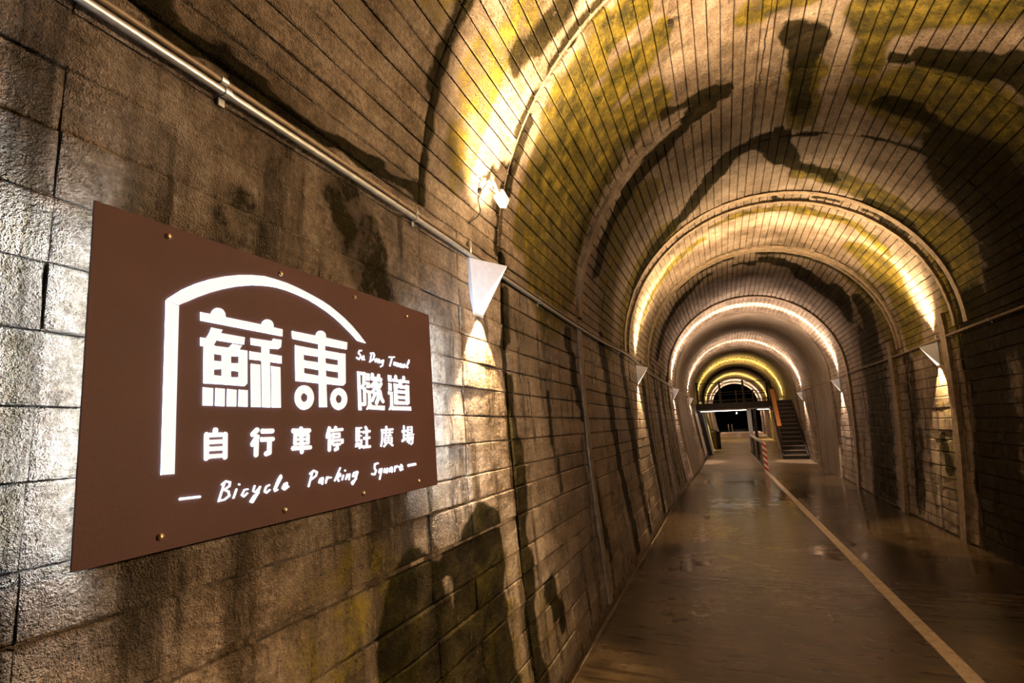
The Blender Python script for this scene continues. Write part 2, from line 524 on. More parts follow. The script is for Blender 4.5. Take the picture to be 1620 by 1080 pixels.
# ------------------------------------------------------------------ tunnel shell
Y0, Y1 = -7.0, 63.0
def frange(a, b, n):
    return [a + (b - a) * i / n for i in range(n + 1)]
SHELL_Y = frange(Y0, 10.0, 17) + frange(11.0, Y1, 52)
BACK = -0.032

def sheet(name, fn, qs, ys, mat, flip=False, thick=0.25):
    """closed slab: inner face at fn(q,y,BACK), outer face thick behind it"""
    v, f = [], []
    for h in (BACK, BACK - thick):
        for y in ys:
            for q in qs:
                v.append(fn(q, y, h))
    nq, ny = len(qs), len(ys)
    off = nq * ny
    for j in range(ny - 1):
        for i in range(nq - 1):
            a = j * nq + i
            quad = (a, a + 1, a + nq + 1, a + nq)
            f.append(quad if flip else quad[::-1])
            quad = tuple(k + off for k in quad)
            f.append(quad[::-1] if flip else quad)
    for j in range(ny - 1):
        for i in (0, nq - 1):
            a = j * nq + i
            f.append((a, a + nq, a + nq + off, a + off))
    for i in range(nq - 1):
        for j in (0, ny - 1):
            a = j * nq + i
            f.append((a, a + 1, a + 1 + off, a + off))
    return structure(mesh_obj(name, v, f, mat))

wall_left = sheet('wall_left', lambda q, y, h: wall_pt(-1, q, y, h), frange(-0.3, SPRING, 16), SHELL_Y, M['lining'])
wall_right = sheet('wall_right', lambda q, y, h: wall_pt(1, q, y, h), frange(-0.3, SPRING, 16), SHELL_Y, M['lining'], True)
ceiling = sheet('ceiling', lambda q, y, h: vault_pt(q, y, h), frange(0, math.pi, 48), SHELL_Y, M['lining'], True)

# ---- single concrete strips left by the formwork boards
QF3 = [0, 0.05, 0.35, 0.65, 0.95, 1]
QF5 = [0, 0.04, 0.2, 0.4, 0.6, 0.8, 0.96, 1]
QF2 = [0, 0.06, 0.94, 1]
def strip_mesh(fn, q0, q1, y0, y1, qf, ny, seed, amp, gap=0.0055, wob=0.003, edge=0.007):
    """flat strip with a small worn edge, standing on the shell"""
    rr = random.Random(seed)
    base = rr.uniform(-0.7, 0.5) * amp
    tilt = rr.uniform(-0.6, 0.6) * amp
    v, f = [], []
    off = Vector((seed * 3.17 % 50, seed * 1.31 % 50, seed * 7.7 % 50))
    L = y1 - y0
    e = 0.008 / L
    yf = [0, e] + [e + (1 - 2 * e) * j / ny for j in range(1, ny)] + [1 - e, 1]
    nq, nj = len(qf) - 1, len(yf) - 1
    def ycoord(j):
        return y0 + gap * 0.6 + (L - gap * 1.2) * yf[j]
    for j in range(nj + 1):
        y = ycoord(j)
        e0 = q0 + gap + wob * noise.noise(Vector((y * 5, 0, 0)) + off)
        e1 = q1 - gap + wob * noise.noise(Vector((y * 5, 9, 0)) + off)
        for i in range(nq + 1):
            q = e0 + (e1 - e0) * qf[i]
            h = base + tilt * (qf[i] - 0.5) + amp * noise.noise(Vector((y * 2.1, q * 3.0, 0)) + off) + 0.4 * amp * noise.noise(Vector((y * 14, q * 17, 3)) + off)
            if i in (0, nq) or j in (0, nj):
                h -= edge
            v.append(fn(q, y, h))
    n1 = nq + 1
    rim = [i for i in range(nq + 1)] + [j * n1 + nq for j in range(1, nj + 1)] + [nj * n1 + i for i in range(nq - 1, -1, -1)] + [j * n1 for j in range(nj - 1, 0, -1)]
    idx = {}
    for k in rim:
        j, i = divmod(k, n1)
        q = q0 + gap + (q1 - q0 - 2 * gap) * qf[i]
        idx[k] = len(v)
        v.append(fn(q, ycoord(j), BACK - 0.004))
    for j in range(nj):
        for i in range(nq):
            a = j * n1 + i
            f.append((a, a + n1, a + n1 + 1, a + 1))
    for a, b in zip(rim, rim[1:] + rim[:1]):
        f.append((a, b, idx[b], idx[a]))
    return v, f

def flip_if(v, f, want):
    # first face normal must look along want
    a, b, c = (Vector(v[f[0][k]]) for k in (0, 1, 2))
    if (b - a).cross(c - a).dot(want) < 0:
        return [q[::-1] for q in f]
    return f

NV = 62
DTH = math.pi / NV
VSEC = [(-2.4, 0.35), (0.35, 2.28), (2.28, 3.36), (3.42, 5.58), (5.60, 6.92), (6.92, 8.98), (9.06, 11.40)]
LOOSE = []
for k, (a, b) in enumerate(VSEC):
    single = 1 <= k <= 4
    for i in range(NV):
        v, f = strip_mesh(lambda q, y, h: vault_pt(q / RAD, y, h), i * DTH * RAD, (i + 1) * DTH * RAD, a, b, QF3, max(4, int((b - a) / 0.12)), 100 + 67 * k + i, 0.005, 0.0042)
        th = (i + 0.5) * DTH
        f = flip_if(v, f, Vector((-math.cos(th), 0, -math.sin(th))))
        if single:
            add_stains(mesh_obj('concrete_strip', v, f, M['lining'], ceiling).data)
        else:
            LOOSE.append((v, f))
V, F = [], []
for v, f in LOOSE:
    n = len(V)
    V += v
    F += [tuple(i + n for i in q) for q in f]
o = mesh_obj('far_concrete_strips', V, F, M['lining'], ceiling)
o['kind'] = 'stuff'
add_stains(o.data)
# crack along the crown
m = MB()
pts = []
for i in range(40):
    y = 4.0 + 2.75 * i / 39
    th = math.radians(94.2 + 1.3 * (y - 4.4) / 2.2 + 0.7 * noise.noise(Vector((y * 2.3, 0, 7))) + 0.4 * noise.noise(Vector((y * 9, 0, 3))))
    pts.append(vault_pt(th, y, 0.001))
m.tube(pts, [0.004 + 0.003 * abs(noise.noise(Vector((i * .7, 2, 2)))) for i in range(40)], 5)
m.build('crack', M['cable'], ceiling)

COURSES = [0.02, 0.17, 0.34, 0.51, 0.665, 0.82, 0.985, 1.205, 1.39, 1.53, 1.71, 1.87, 2.04, 2.20, 2.36, 2.53, 2.70, 2.86, 3.0]
LSEC = [(-1.6, 0.66), (0.66, 2.28), (2.28, 2.72), (2.72, 3.39), (3.44, 4.35), (4.35, 5.60), (5.60, 7.4), (7.4, 9.0), (9.06, 11.4)]
for k, (a, b) in enumerate(LSEC):
    near = b < 3.5
    for c in range(len(COURSES) - 1):
        z0, z1 = COURSES[c], COURSES[c + 1]
        if near and abs(z1 - 1.205) < 0.01:
            z1 -= 0.022          # open construction joint
        if near and abs(z1 - 1.39) < 0.01:
            z1 -= 0.006
        v, f = strip_mesh(lambda q, y, h: wall_pt(-1, q, y, h), z0, z1, a, b, QF5 if near else QF3, max(4, int((b - a) / (0.05 if near else 0.12))), 1000 + 31 * k + c, 0.009 if near else 0.006, 0.0025 if near else 0.0035, 0.005, 0.0045 if near else 0.007)
        f = flip_if(v, f, Vector((1, 0, 0)))
        add_stains(mesh_obj('concrete_strip', v, f, M['lining'], wall_left).data)
RSEC = [(-1.6, 1.5), (1.5, 3.4), (3.4, 5.6), (5.6, 7.3), (7.3, 9.0), (9.06, 10.4), (10.4, 11.4)]
for k, (a, b) in enumerate(RSEC):
    for c in range(len(COURSES) - 1):
        v, f = strip_mesh(lambda q, y, h: wall_pt(1, q, y, h), COURSES[c], COURSES[c + 1], a, b, QF3, max(4, int((b - a) / 0.12)), 3000 + 31 * k + c, 0.007, 0.004, 0.005)
        f = flip_if(v, f, Vector((-1, 0, 0)))
        add_stains(mesh_obj('concrete_strip', v, f, M['lining'], wall_right).data)

# ---- farther strips, too small to pick apart
FAR_SEC = [(11.46, 13.6), (13.6, 15.95), (16.02, 18.45), (22.45, 24.9), (24.9, 27.35), (31.6, 33.5), (33.5, 35.5), (39.0, 41.0), (44.5, 46.5), (46.5, 48.5), (53.0, 54.6), (54.6, 56.2), (59.5, 61.0), (61.0, 62.8)]
def far_strips(parent, fn, qs, want, seed):
    V, F = [], []
    for k, (a, b) in enumerate(FAR_SEC):
        for c in range(len(qs) - 1):
            v, f = strip_mesh(fn, qs[c], qs[c + 1], a, b, QF2, 10 if a < 18 else 3, seed + 41 * k + c, 0.007, 0.006)
            f = flip_if(v, f, want(qs[c]))
            n = len(V)
            V += v
            F += [tuple(i + n for i in q) for q in f]
    o = mesh_obj('far_concrete_strips', V, F, M['lining'], parent)
    add_stains(o.data)
    o['kind'] = 'stuff'
class Arc:
    pass
def vault_q(q, y, h):
    return vault_pt(q / RAD, y, h)
far_strips(ceiling, vault_q, [i * DTH * RAD for i in range(NV + 1)], lambda q: Vector((-math.cos(q / RAD), 0, -math.sin(q / RAD))), 5000)
far_strips(wall_left, lambda q, y, h: wall_pt(-1, q, y, h), COURSES, lambda q: Vector((1, 0, 0)), 7000)
far_strips(wall_right, lambda q, y, h: wall_pt(1, q, y, h), COURSES, lambda q: Vector((-1, 0, 0)), 9000)

# ---- smooth repaired rings, ribs
def ring(parent_c, parent_l, parent_r, name, a, b, h, mat, full=True, z_lo=0.0, th_rng=(0, math.pi), smooth=True):
    def band(fn, qs, want, parent):
        ys = frange(a, b, max(2, int((b - a) / 0.9)))
        v, f = [], []
        n = len(qs)
        def sec(y, hh):
            for q in qs:
                w = 0.006 * noise.noise(Vector((q * 5, y * 2, a)))
                v.append(fn(q, y, hh + (w if hh > BACK else 0)))
        sec(ys[0], BACK - 0.004)
        for y in ys:
            sec(y, h)
        sec(ys[-1], BACK - 0.004)
        rows = len(ys) + 2
        for j in range(rows - 1):
            for i in range(n - 1):
                p = j * n + i
                f.append((p, p + n, p + n + 1, p + 1))
        e = v[1 * n + n // 2] - fn(qs[n // 2], a, h - 1)
        m = n * 1 + n // 2
        A, B, Cc = v[f[(n - 1) + n // 2][0]], v[f[(n - 1) + n // 2][1]], v[f[(n - 1) + n // 2][2]]
        if (B - A).cross(Cc - A).dot(want) < 0:
            f = [q[::-1] for q in f]
        o = mesh_obj(name, v, f, mat, parent)
        add_stains(o.data)
        return o
    if parent_c is not None:
        t0, t1 = th_rng
        qs = frange(t0 * RAD, t1 * RAD, 48)
        mid = (t0 + t1) / 2
        band(vault_q, qs, Vector((-math.cos(mid), 0, -math.sin(mid))), parent_c)
    if parent_l is not None:
        band(lambda q, y, hh: wall_pt(-1, q, y, hh), frange(z_lo, SPRING, 14), Vector((1, 0, 0)), parent_l)
    if parent_r is not None:
        band(lambda q, y, hh: wall_pt(1, q, y, hh), frange(z_lo, SPRING, 14), Vector((-1, 0, 0)), parent_r)

for a, b in ((18.5, 22.4), (27.4, 31.5), (35.6, 38.9), (41.1, 44.4), (48.6, 52.9), (56.3, 59.4)):
    ring(ceiling, wall_left, wall_right, 'smooth_ring', a, b, 0.03, M['smooth'])
# joint ribs
ring(ceiling, None, None, 'rib', 5.60, 5.76, 0.028, M['lining'], th_rng=(math.radians(106), math.pi))
ring(ceiling, None, None, 'rib', 8.98, 9.06, 0.035, M['rib'])
ring(ceiling, None, None, 'rib', 8.62, 8.74, 0.02, M['rib'])
ring(ceiling, None, None, 'rib', 11.40, 11.50, 0.035, M['rib'])
ring(ceiling, None, None, 'rib', 11.66, 11.74, 0.02, M['rib'])
ring(ceiling, None, None, 'rib', 15.93, 16.03, 0.045, M['rib'])
def wall_rib(parent, side, y, w, ztop, h=0.05):
    m = MB()
    zs = frange(0.0, ztop, 14)
    pts = []
    for z in zs:
        for dy, hh in ((-w / 2, BACK), (-w / 2, h), (w / 2, h), (w / 2, BACK)):
            if z <= SPRING:
                pts.append(wall_pt(side, z, y + dy, hh))
            else:
                th = (z - SPRING) / RAD
                pts.append(vault_pt(th if side > 0 else math.pi - th, y + dy, hh))
    f = []
    for i in range(len(zs) - 1):
        for k in range(4):
            a = i * 4 + k
            b = i * 4 + (k + 1) % 4
            q = (a, b, b + 4, a + 4)
            f.append(q if side < 0 else q[::-1])
    n = len(zs) * 4
    f += [(0, 1, 2, 3), (n - 4, n - 3, n - 2, n - 1)]
    m.add(pts, f)
    return m.build('rib', M['rib'], parent)
for y, w, zt in ((9.42, 0.20, 3.25), (12.1, 0.22, 3.2), (15.98, 0.22, 3.1), (18.5, 0.10, 3.0), (22.4, 0.12, 3.0)):
    wall_rib(wall_right, 1, y, w, zt)
for y, w, zt in ((5.63, 0.12, 2.95), (11.5, 0.14, 3.0), (13.2, 0.10, 3.0), (14.3, 0.12, 3.0), (15.98, 0.16, 3.0), (18.5, 0.1, 3.0)):
    wall_rib(wall_left, -1, y, w, zt, 0.02)

# ------------------------------------------------------------------ floor
def floor_slab():
    ys = frange(Y0, 10, 34) + frange(10.5, Y1 + 0.5, 106)
    xs = [-2.055, -2.02, -1.5, -0.75, 0, 0.75, 1.5, 2.02, 2.19]
    v, f = [], []
    n = len(xs)
    for y in ys:
        for i, x in enumerate(xs):
            e = 0.012 * noise.noise(Vector((y * 1.3, 3.3, 0))) if i < 2 else 0
            zz = -0.012 if i == 0 else 0.0
            v.append(Vector((floor_x(x + e, y), y, rise(y) + zz + 0.004 * noise.noise(Vector((x, y * .7, 2))))))
    for y in ys:
        v.append(Vector((floor_x(xs[0] , y), y, rise(y) - 0.12)))
    top = len(ys) * n
    for j in range(len(ys) - 1):
        for i in range(n - 1):
            a = j * n + i
            f.append((a, a + 1, a + n + 1, a + n))
        a = j * n
        f.append((a, a + n, top + j + 1, top + j))
    return structure(mesh_obj('floor', v, f, M['floor']))
floor = floor_slab()
def long_strip(name, x0, x1, z0, z1, ya, yb, mat, parent, step=1.0, xf=floor_x):
    m = MB()
    ys = frange(ya, yb, max(1, int((yb - ya) / step)))
    v, f = [], []
    for y in ys:
        for x, z in ((x0, z0), (x1, z0), (x1, z1), (x0, z1)):
            v.append(Vector((xf(x, y), y, rise(y) + z)))
    for j in range(len(ys) - 1):
        for k in range(4):
            a, b = j * 4 + k, j * 4 + (k + 1) % 4
            f.append((a, b, b + 4, a + 4)[::-1])
    f += [(0, 1, 2, 3), tuple(len(v) - 4 + k for k in (3, 2, 1, 0))]
    m.add(v, f)
    return m.build(name, mat, parent)
long_strip('gutter_bed', -2.30, -2.03, -0.16, -0.11, Y0, Y1, M['rib'], floor)
LINE_X = lambda x, y: x + 0.52 - 0.0104 * max(0.0, y - 5.0)
long_strip('lane_line', -0.055, 0.055, -0.02, 0.008, Y0, 20.6, M['paint'], floor, 0.5, LINE_X)
SIGN = {
 'logo_upright': ([[[172.4,604.4],[205.4,596.8],[208.0,173.6],[175.4,174.7]]], []),
 'logo_arch': ([[[174.1,607.2],[212.5,640.9],[251.6,667.2],[293.1,690.3],[337.2,709.4],[384.0,725.8],[428.7,737.4],[478.5,746.5],[517.4,747.4],[564.4,746.6],[603.7,742.8],[644.5,737.0],[687.1,729.3],[731.4,720.2],[769.7,709.7],[809.1,694.6],[850.0,677.4],[892.0,655.2],[930.9,630.0],[971.7,599.6],[922.8,602.8],[882.1,627.3],[840.5,649.8],[796.2,670.9],[753.4,687.0],[708.4,700.5],[665.2,710.7],[616.8,717.7],[570.6,721.8],[526.5,722.0],[484.5,717.2],[434.0,707.5],[384.4,692.1],[337.8,673.0],[294.0,651.9],[252.7,628.4],[229.0,613.2],[206.9,600.1]]], []),
 'c0': ([[[267.2,591.6],[298.8,591.9],[298.2,591.3],[301.7,600.8],[308.6,608.6],[317.7,613.2],[327.4,613.8],[335.8,610.1],[341.3,602.8],[342.8,593.3],[344.7,591.5],[468.8,590.8],[469.1,591.1],[472.9,599.7],[480.4,606.6],[490.0,610.6],[500.0,610.7],[508.3,607.0],[513.2,600.2],[513.7,591.5],[515.1,589.3],[550.1,588.4],[549.4,566.5],[267.8,569.3]],[[301.3,554.4],[334.1,553.5],[307.9,507.2],[308.9,464.0],[333.6,464.0],[334.0,443.7],[309.4,439.8],[309.7,424.5],[335.2,423.6],[335.7,401.2],[281.1,401.2],[279.8,501.1],[269.6,500.6],[269.0,522.2],[286.4,523.1],[294.5,536.6]],[[330.3,543.4],[407.9,542.5],[405.7,521.4],[320.6,521.8]],[[311.0,504.9],[356.6,505.3],[368.8,518.0],[398.6,517.2],[387.8,500.8],[387.1,484.4],[362.0,483.0],[363.3,400.8],[337.0,401.3],[335.5,483.0],[311.5,483.6]],[[391.1,504.0],[417.1,504.1],[418.0,407.8],[409.4,400.4],[365.1,400.9],[364.8,422.5],[390.2,424.2],[390.9,441.1],[365.4,441.5],[365.1,462.2],[390.1,464.5]],[[280.2,390.0],[308.4,389.1],[308.6,342.6],[280.5,342.8]],[[317.3,389.6],[344.2,389.3],[344.6,341.7],[317.0,342.3]],[[353.6,389.0],[381.8,387.9],[381.9,341.6],[353.5,341.8]],[[391.1,388.7],[419.6,388.4],[420.0,341.4],[390.7,341.7]],[[430.1,543.4],[511.2,544.8],[514.0,553.1],[545.9,553.8],[543.4,529.7],[533.3,523.2],[497.6,521.1],[497.6,503.7],[546.1,502.3],[546.0,478.8],[499.7,479.7],[502.9,340.7],[473.2,341.0],[471.2,480.4],[427.1,480.3],[427.0,503.2],[471.2,503.0],[471.1,524.0],[431.3,524.2]],[[432.2,467.1],[463.5,467.0],[466.5,340.9],[434.1,341.6]],[[507.3,466.5],[540.3,465.9],[542.4,340.8],[509.8,340.8]]], []),
 'c1': ([[[591.7,589.6],[700.9,589.2],[699.6,589.3],[703.2,598.3],[711.0,605.9],[721.4,610.4],[732.4,610.8],[741.5,607.1],[746.9,599.9],[747.2,590.7],[747.6,589.3],[860.9,587.4],[858.2,561.2],[741.9,561.0],[747.4,345.4],[712.3,344.8],[712.4,562.3],[593.3,564.8]],[[604.5,544.0],[639.0,543.5],[642.0,427.3],[606.0,427.4]],[[642.1,543.0],[705.8,542.9],[706.6,517.7],[642.9,518.1]],[[643.9,498.0],[707.4,497.4],[708.1,471.9],[644.7,474.7]],[[645.0,454.3],[708.9,451.4],[709.6,425.6],[645.8,427.5]],[[746.9,542.7],[808.9,542.6],[808.7,517.1],[747.6,518.0]],[[747.0,497.2],[809.4,496.3],[809.3,472.5],[747.7,473.7]],[[747.7,450.7],[809.2,448.8],[809.0,424.7],[748.4,426.3]],[[812.6,541.5],[849.7,543.0],[846.9,434.4],[836.6,425.7],[811.3,424.9]],[[641.6,414.3],[631.9,412.4],[622.9,408.4],[615.1,402.6],[608.8,395.3],[604.4,386.9],[602.1,377.9],[602.0,368.7],[604.1,359.9],[608.2,351.9],[614.3,345.0],[621.9,339.8],[630.7,336.4],[640.3,335.1],[641.5,359.6],[637.7,360.0],[634.1,361.3],[630.9,363.2],[628.5,365.8],[626.7,368.9],[625.9,372.3],[625.9,375.8],[626.9,379.3],[628.7,382.5],[631.3,385.3],[634.5,387.4],[638.1,388.9],[642.1,389.6]],[[643.1,335.1],[652.9,336.7],[662.1,340.3],[670.3,346.0],[677.0,353.3],[681.8,361.8],[684.4,371.2],[684.6,380.7],[682.4,389.9],[678.0,398.3],[671.5,405.2],[663.5,410.4],[654.3,413.6],[644.5,414.5],[643.2,389.7],[647.1,389.3],[650.8,388.1],[654.0,386.1],[656.5,383.5],[658.3,380.4],[659.2,376.9],[659.1,373.3],[658.1,369.8],[656.2,366.6],[653.6,363.8],[650.3,361.7],[646.6,360.2],[642.7,359.6]],[[810.1,413.8],[800.1,411.9],[790.8,408.0],[782.7,402.3],[776.1,395.2],[771.4,387.0],[768.9,378.3],[768.6,369.3],[770.6,360.7],[774.7,352.8],[780.8,346.2],[788.5,341.1],[797.5,337.8],[807.3,336.5],[808.9,359.2],[804.7,359.6],[800.8,361.0],[797.4,363.0],[794.7,365.8],[792.9,369.0],[792.0,372.6],[792.2,376.3],[793.3,380.0],[795.3,383.3],[798.2,386.3],[801.8,388.6],[805.8,390.1],[810.1,390.9]],[[810.2,336.5],[820.2,338.0],[829.7,341.6],[838.2,347.1],[845.2,354.2],[850.3,362.5],[853.1,371.6],[853.5,380.9],[851.4,389.9],[847.0,398.1],[840.5,404.9],[832.4,409.9],[823.1,413.0],[813.1,413.9],[811.4,390.9],[815.7,390.5],[819.6,389.2],[823.1,387.1],[825.9,384.4],[827.7,381.1],[828.6,377.4],[828.5,373.7],[827.3,370.0],[825.2,366.6],[822.2,363.6],[818.6,361.4],[814.5,359.9],[810.2,359.2]]], []),
 'c2': ([[[917.7,483.0],[931.3,483.0],[935.8,336.8],[919.5,336.7]],[[938.3,482.4],[964.5,483.4],[963.2,435.7],[952.2,428.4],[964.6,422.4],[964.4,358.3],[956.6,352.9],[940.0,353.9],[938.5,365.1],[951.0,366.5],[950.6,413.7],[938.5,421.1],[938.9,429.1],[948.5,437.6],[949.5,472.0],[938.6,471.7]],[[972.0,479.6],[990.6,480.1],[989.9,452.2],[971.8,452.4]],[[971.4,445.6],[989.5,445.3],[989.6,424.1],[971.9,424.1]],[[968.4,414.5],[994.1,412.9],[994.6,361.6],[1003.9,356.4],[1083.1,355.7],[1081.0,338.9],[990.0,341.4],[983.6,342.7],[972.7,339.4],[966.4,340.3],[978.9,358.6],[979.8,404.2],[967.9,405.9]]], [[15.1,[[1010.2,476.9],[1009.5,465.8]]],[15.5,[[1051.6,475.7],[1045.5,465.4]]],[15.8,[[1005.8,462.8],[1064.6,461.0]]],[12.9,[[1034.6,457.7],[1006.2,432.6]]],[14.7,[[1004.0,432.5],[1040.3,441.4]]],[16.1,[[1040.2,440.0],[1044.1,415.1],[1043.5,384.7],[1031.1,366.5]]],[12.2,[[1030.5,428.4],[1007.0,408.1]]],[12.0,[[1024.4,403.3],[1005.0,375.4]]],[12.6,[[1065.8,444.2],[1053.3,429.5]]],[13.3,[[1056.8,412.9],[1064.2,385.3],[1074.9,373.1]]]]),
 'c3': ([[[1115.9,483.1],[1138.0,483.2],[1136.0,456.8],[1116.5,458.0]],[[1116.9,449.9],[1136.9,448.8],[1135.7,419.2],[1117.7,419.8]],[[1113.5,415.3],[1141.7,414.8],[1141.0,359.0],[1150.6,354.9],[1275.8,355.5],[1277.1,338.9],[1137.1,339.5],[1130.0,343.1],[1117.6,338.8],[1111.9,340.1],[1124.6,355.8],[1127.1,403.0],[1112.6,403.9]],[[1147.9,469.8],[1271.4,469.5],[1268.7,458.0],[1147.1,459.0]],[[1155.4,450.7],[1178.1,450.5],[1174.7,362.5],[1154.7,363.6]],[[1181.5,447.7],[1242.1,445.6],[1240.9,432.3],[1180.3,432.9]],[[1179.6,424.1],[1240.2,423.8],[1239.1,411.1],[1178.5,410.8]],[[1177.7,400.5],[1239.2,400.3],[1238.7,387.7],[1178.2,387.1]],[[1178.5,377.8],[1238.3,376.9],[1238.2,363.8],[1177.3,363.2]],[[1244.5,448.8],[1267.8,448.8],[1266.1,368.9],[1254.8,363.5],[1240.3,363.9]]], [[16.1,[[1170.2,479.5],[1170.7,466.3]]],[16.7,[[1231.1,479.2],[1227.9,466.9]]],[20.5,[[1206.3,461.0],[1200.9,445.8]]]]),
 'c4': ([[[301.3,270.3],[339.6,270.8],[339.9,259.0],[301.6,259.1]],[[301.7,251.9],[340.0,252.1],[340.2,241.0],[302.0,240.6]],[[302.1,234.3],[340.3,234.1],[340.5,222.6],[302.4,222.7]],[[302.6,214.9],[340.7,214.5],[340.9,203.3],[302.9,203.4]]], [[13.3,[[319.4,277.4],[317.8,268.8]]],[11.9,[[293.3,266.3],[293.8,204.9]]],[12.2,[[349.4,265.3],[349.7,204.2]]]]),
 'c5': ([], [[13.4,[[455.1,274.2],[439.3,261.8]]],[13.9,[[455.7,254.3],[439.5,234.2]]],[13.4,[[453.2,242.8],[451.7,203.6]]],[13.8,[[475.0,270.2],[510.5,270.0]]],[13.1,[[472.7,246.2],[512.0,245.9]]],[13.5,[[500.3,244.4],[499.7,206.4],[488.3,204.1]]]]),
 'c6': ([], [[14.4,[[594.7,267.9],[662.7,267.3]]],[13.3,[[627.6,274.1],[630.0,201.0]]],[13.7,[[593.4,213.9],[666.0,213.1]]],[10.6,[[601.4,254.3],[600.7,228.3]]],[10.5,[[602.4,254.8],[655.9,254.4]]],[11.2,[[657.7,253.0],[657.2,228.3]]],[8.1,[[609.8,240.6],[650.2,240.3]]],[8.7,[[604.4,227.2],[653.5,226.9]]]]),
 'c7': ([], [[13.0,[[758.7,272.3],[747.8,244.3]]],[13.0,[[760.4,250.2],[757.0,200.3]]],[11.1,[[790.6,273.9],[791.8,266.8]]],[10.6,[[771.5,264.1],[824.2,267.0]]],[8.1,[[778.1,252.2],[809.1,253.2],[808.6,241.6],[777.7,240.8],[778.1,252.2]]],[9.7,[[772.4,221.4],[772.6,229.3],[824.2,230.4],[823.9,222.3]]],[9.6,[[780.6,215.4],[810.1,216.2]]],[11.1,[[796.6,215.6],[797.6,201.2],[786.6,198.7]]]]),
 'c8': ([], [[6.9,[[903.3,268.6],[901.1,223.9]]],[6.6,[[903.3,269.3],[931.3,270.4]]],[6.1,[[918.2,269.0],[916.0,224.3]]],[6.2,[[903.7,254.8],[930.5,255.7]]],[6.2,[[903.0,240.6],[929.8,241.4]]],[7.0,[[901.2,224.6],[930.0,225.1],[927.7,200.8],[918.4,197.3]]],[4.3,[[900.7,214.9],[896.9,202.4]]],[4.4,[[908.1,215.2],[908.1,203.5]]],[4.3,[[915.0,215.6],[917.7,204.7]]],[10.0,[[957.7,271.6],[964.0,263.9]]],[10.0,[[944.6,254.0],[980.5,256.5]]],[10.0,[[947.2,231.2],[978.0,232.2]]],[10.9,[[941.7,199.4],[979.4,199.2]]],[9.9,[[962.9,254.2],[961.0,200.1]]]]),
 'c9': ([], [[9.9,[[1090.4,269.8],[1089.9,262.5]]],[9.2,[[1058.8,258.1],[1132.4,260.1]]],[8.6,[[1061.8,258.0],[1059.2,219.1],[1051.8,198.7]]],[6.6,[[1073.3,247.6],[1130.2,248.2]]],[5.9,[[1087.4,253.7],[1086.2,236.2]]],[6.0,[[1112.7,254.6],[1111.4,236.5]]],[6.1,[[1080.6,236.1],[1120.9,236.6]]],[6.1,[[1078.1,227.4],[1125.4,227.5],[1124.0,208.3],[1076.8,208.6],[1078.1,227.4]]],[5.4,[[1101.8,235.7],[1099.8,208.3]]],[5.1,[[1077.5,218.0],[1124.7,217.9]]],[6.8,[[1087.7,205.2],[1071.0,195.2]]],[7.0,[[1112.9,205.2],[1128.8,195.9]]]]),
 'c10': ([], [[9.3,[[1203.6,249.6],[1228.7,250.9]]],[9.7,[[1216.4,269.8],[1213.2,216.6]]],[9.2,[[1200.3,210.7],[1226.5,217.3]]],[7.3,[[1245.6,266.1],[1277.4,267.1],[1275.2,243.4],[1243.5,242.3],[1245.6,266.1]]],[6.1,[[1246.0,254.4],[1274.8,255.3]]],[7.4,[[1231.3,233.0],[1287.5,234.7]]],[6.5,[[1247.4,230.9],[1232.1,217.8]]],[6.7,[[1243.2,223.2],[1282.9,224.6],[1276.8,198.4],[1266.4,195.0]]],[6.0,[[1255.8,220.8],[1236.7,206.0]]],[6.0,[[1268.8,221.5],[1249.5,198.9]]]]),
 'w0': ([], [[5.6,[[946.0,566.6],[934.2,565.2],[927.5,555.5],[937.5,548.5],[940.0,540.6],[929.1,530.6],[916.2,535.5]]]]),
 'w1': ([], [[5.3,[[958.5,546.6],[948.3,538.7],[949.2,531.5],[957.0,535.0],[959.6,544.0],[957.8,533.4],[962.8,532.0]]]]),
 'w2': ([], [[5.8,[[1009.5,563.2],[998.6,528.6]]],[5.9,[[1002.8,562.5],[1020.9,565.9],[1027.2,558.1],[1019.3,539.0],[995.5,526.9]]]]),
 'w3': ([], [[5.2,[[1037.6,543.6],[1030.4,537.2],[1032.3,531.2],[1041.6,534.1],[1042.1,541.2],[1037.6,543.6]]]]),
 'w4': ([], [[5.2,[[1050.5,543.5],[1046.8,529.8]]],[5.2,[[1048.6,536.2],[1059.6,542.1],[1058.8,529.5]]]]),
 'w5': ([], [[5.4,[[1086.5,542.7],[1074.4,539.5],[1072.0,531.3],[1082.5,532.8],[1087.9,542.3],[1078.7,519.0],[1065.7,513.6]]]]),
 'w6': ([], [[6.5,[[1128.8,560.1],[1166.6,564.0]]],[6.4,[[1151.4,562.5],[1131.1,523.6]]]]),
 'w7': ([], [[5.7,[[1163.4,541.3],[1159.6,531.4],[1167.6,530.4],[1175.5,541.0],[1174.1,528.9]]]]),
 'w8': ([], [[5.7,[[1186.3,540.5],[1182.6,526.6]]],[5.7,[[1184.8,534.9],[1195.5,539.2],[1194.5,527.1]]]]),
 'w9': ([], [[5.8,[[1209.6,539.6],[1205.4,525.6]]],[5.9,[[1208.1,534.0],[1219.0,538.3],[1217.9,524.5]]]]),
 'w10': ([], [[5.9,[[1230.1,530.8],[1244.5,536.0],[1240.5,540.0],[1231.4,534.0],[1232.9,525.5],[1246.0,528.5]]]]),
 'w11': ([], [[6.5,[[1258.9,533.3],[1277.1,552.0],[1279.1,561.6],[1268.5,548.1],[1257.0,530.0],[1266.7,527.8]]]]),
 'd0': ([], [[5.8,[[225.9,112.1],[277.3,110.2]]]]),
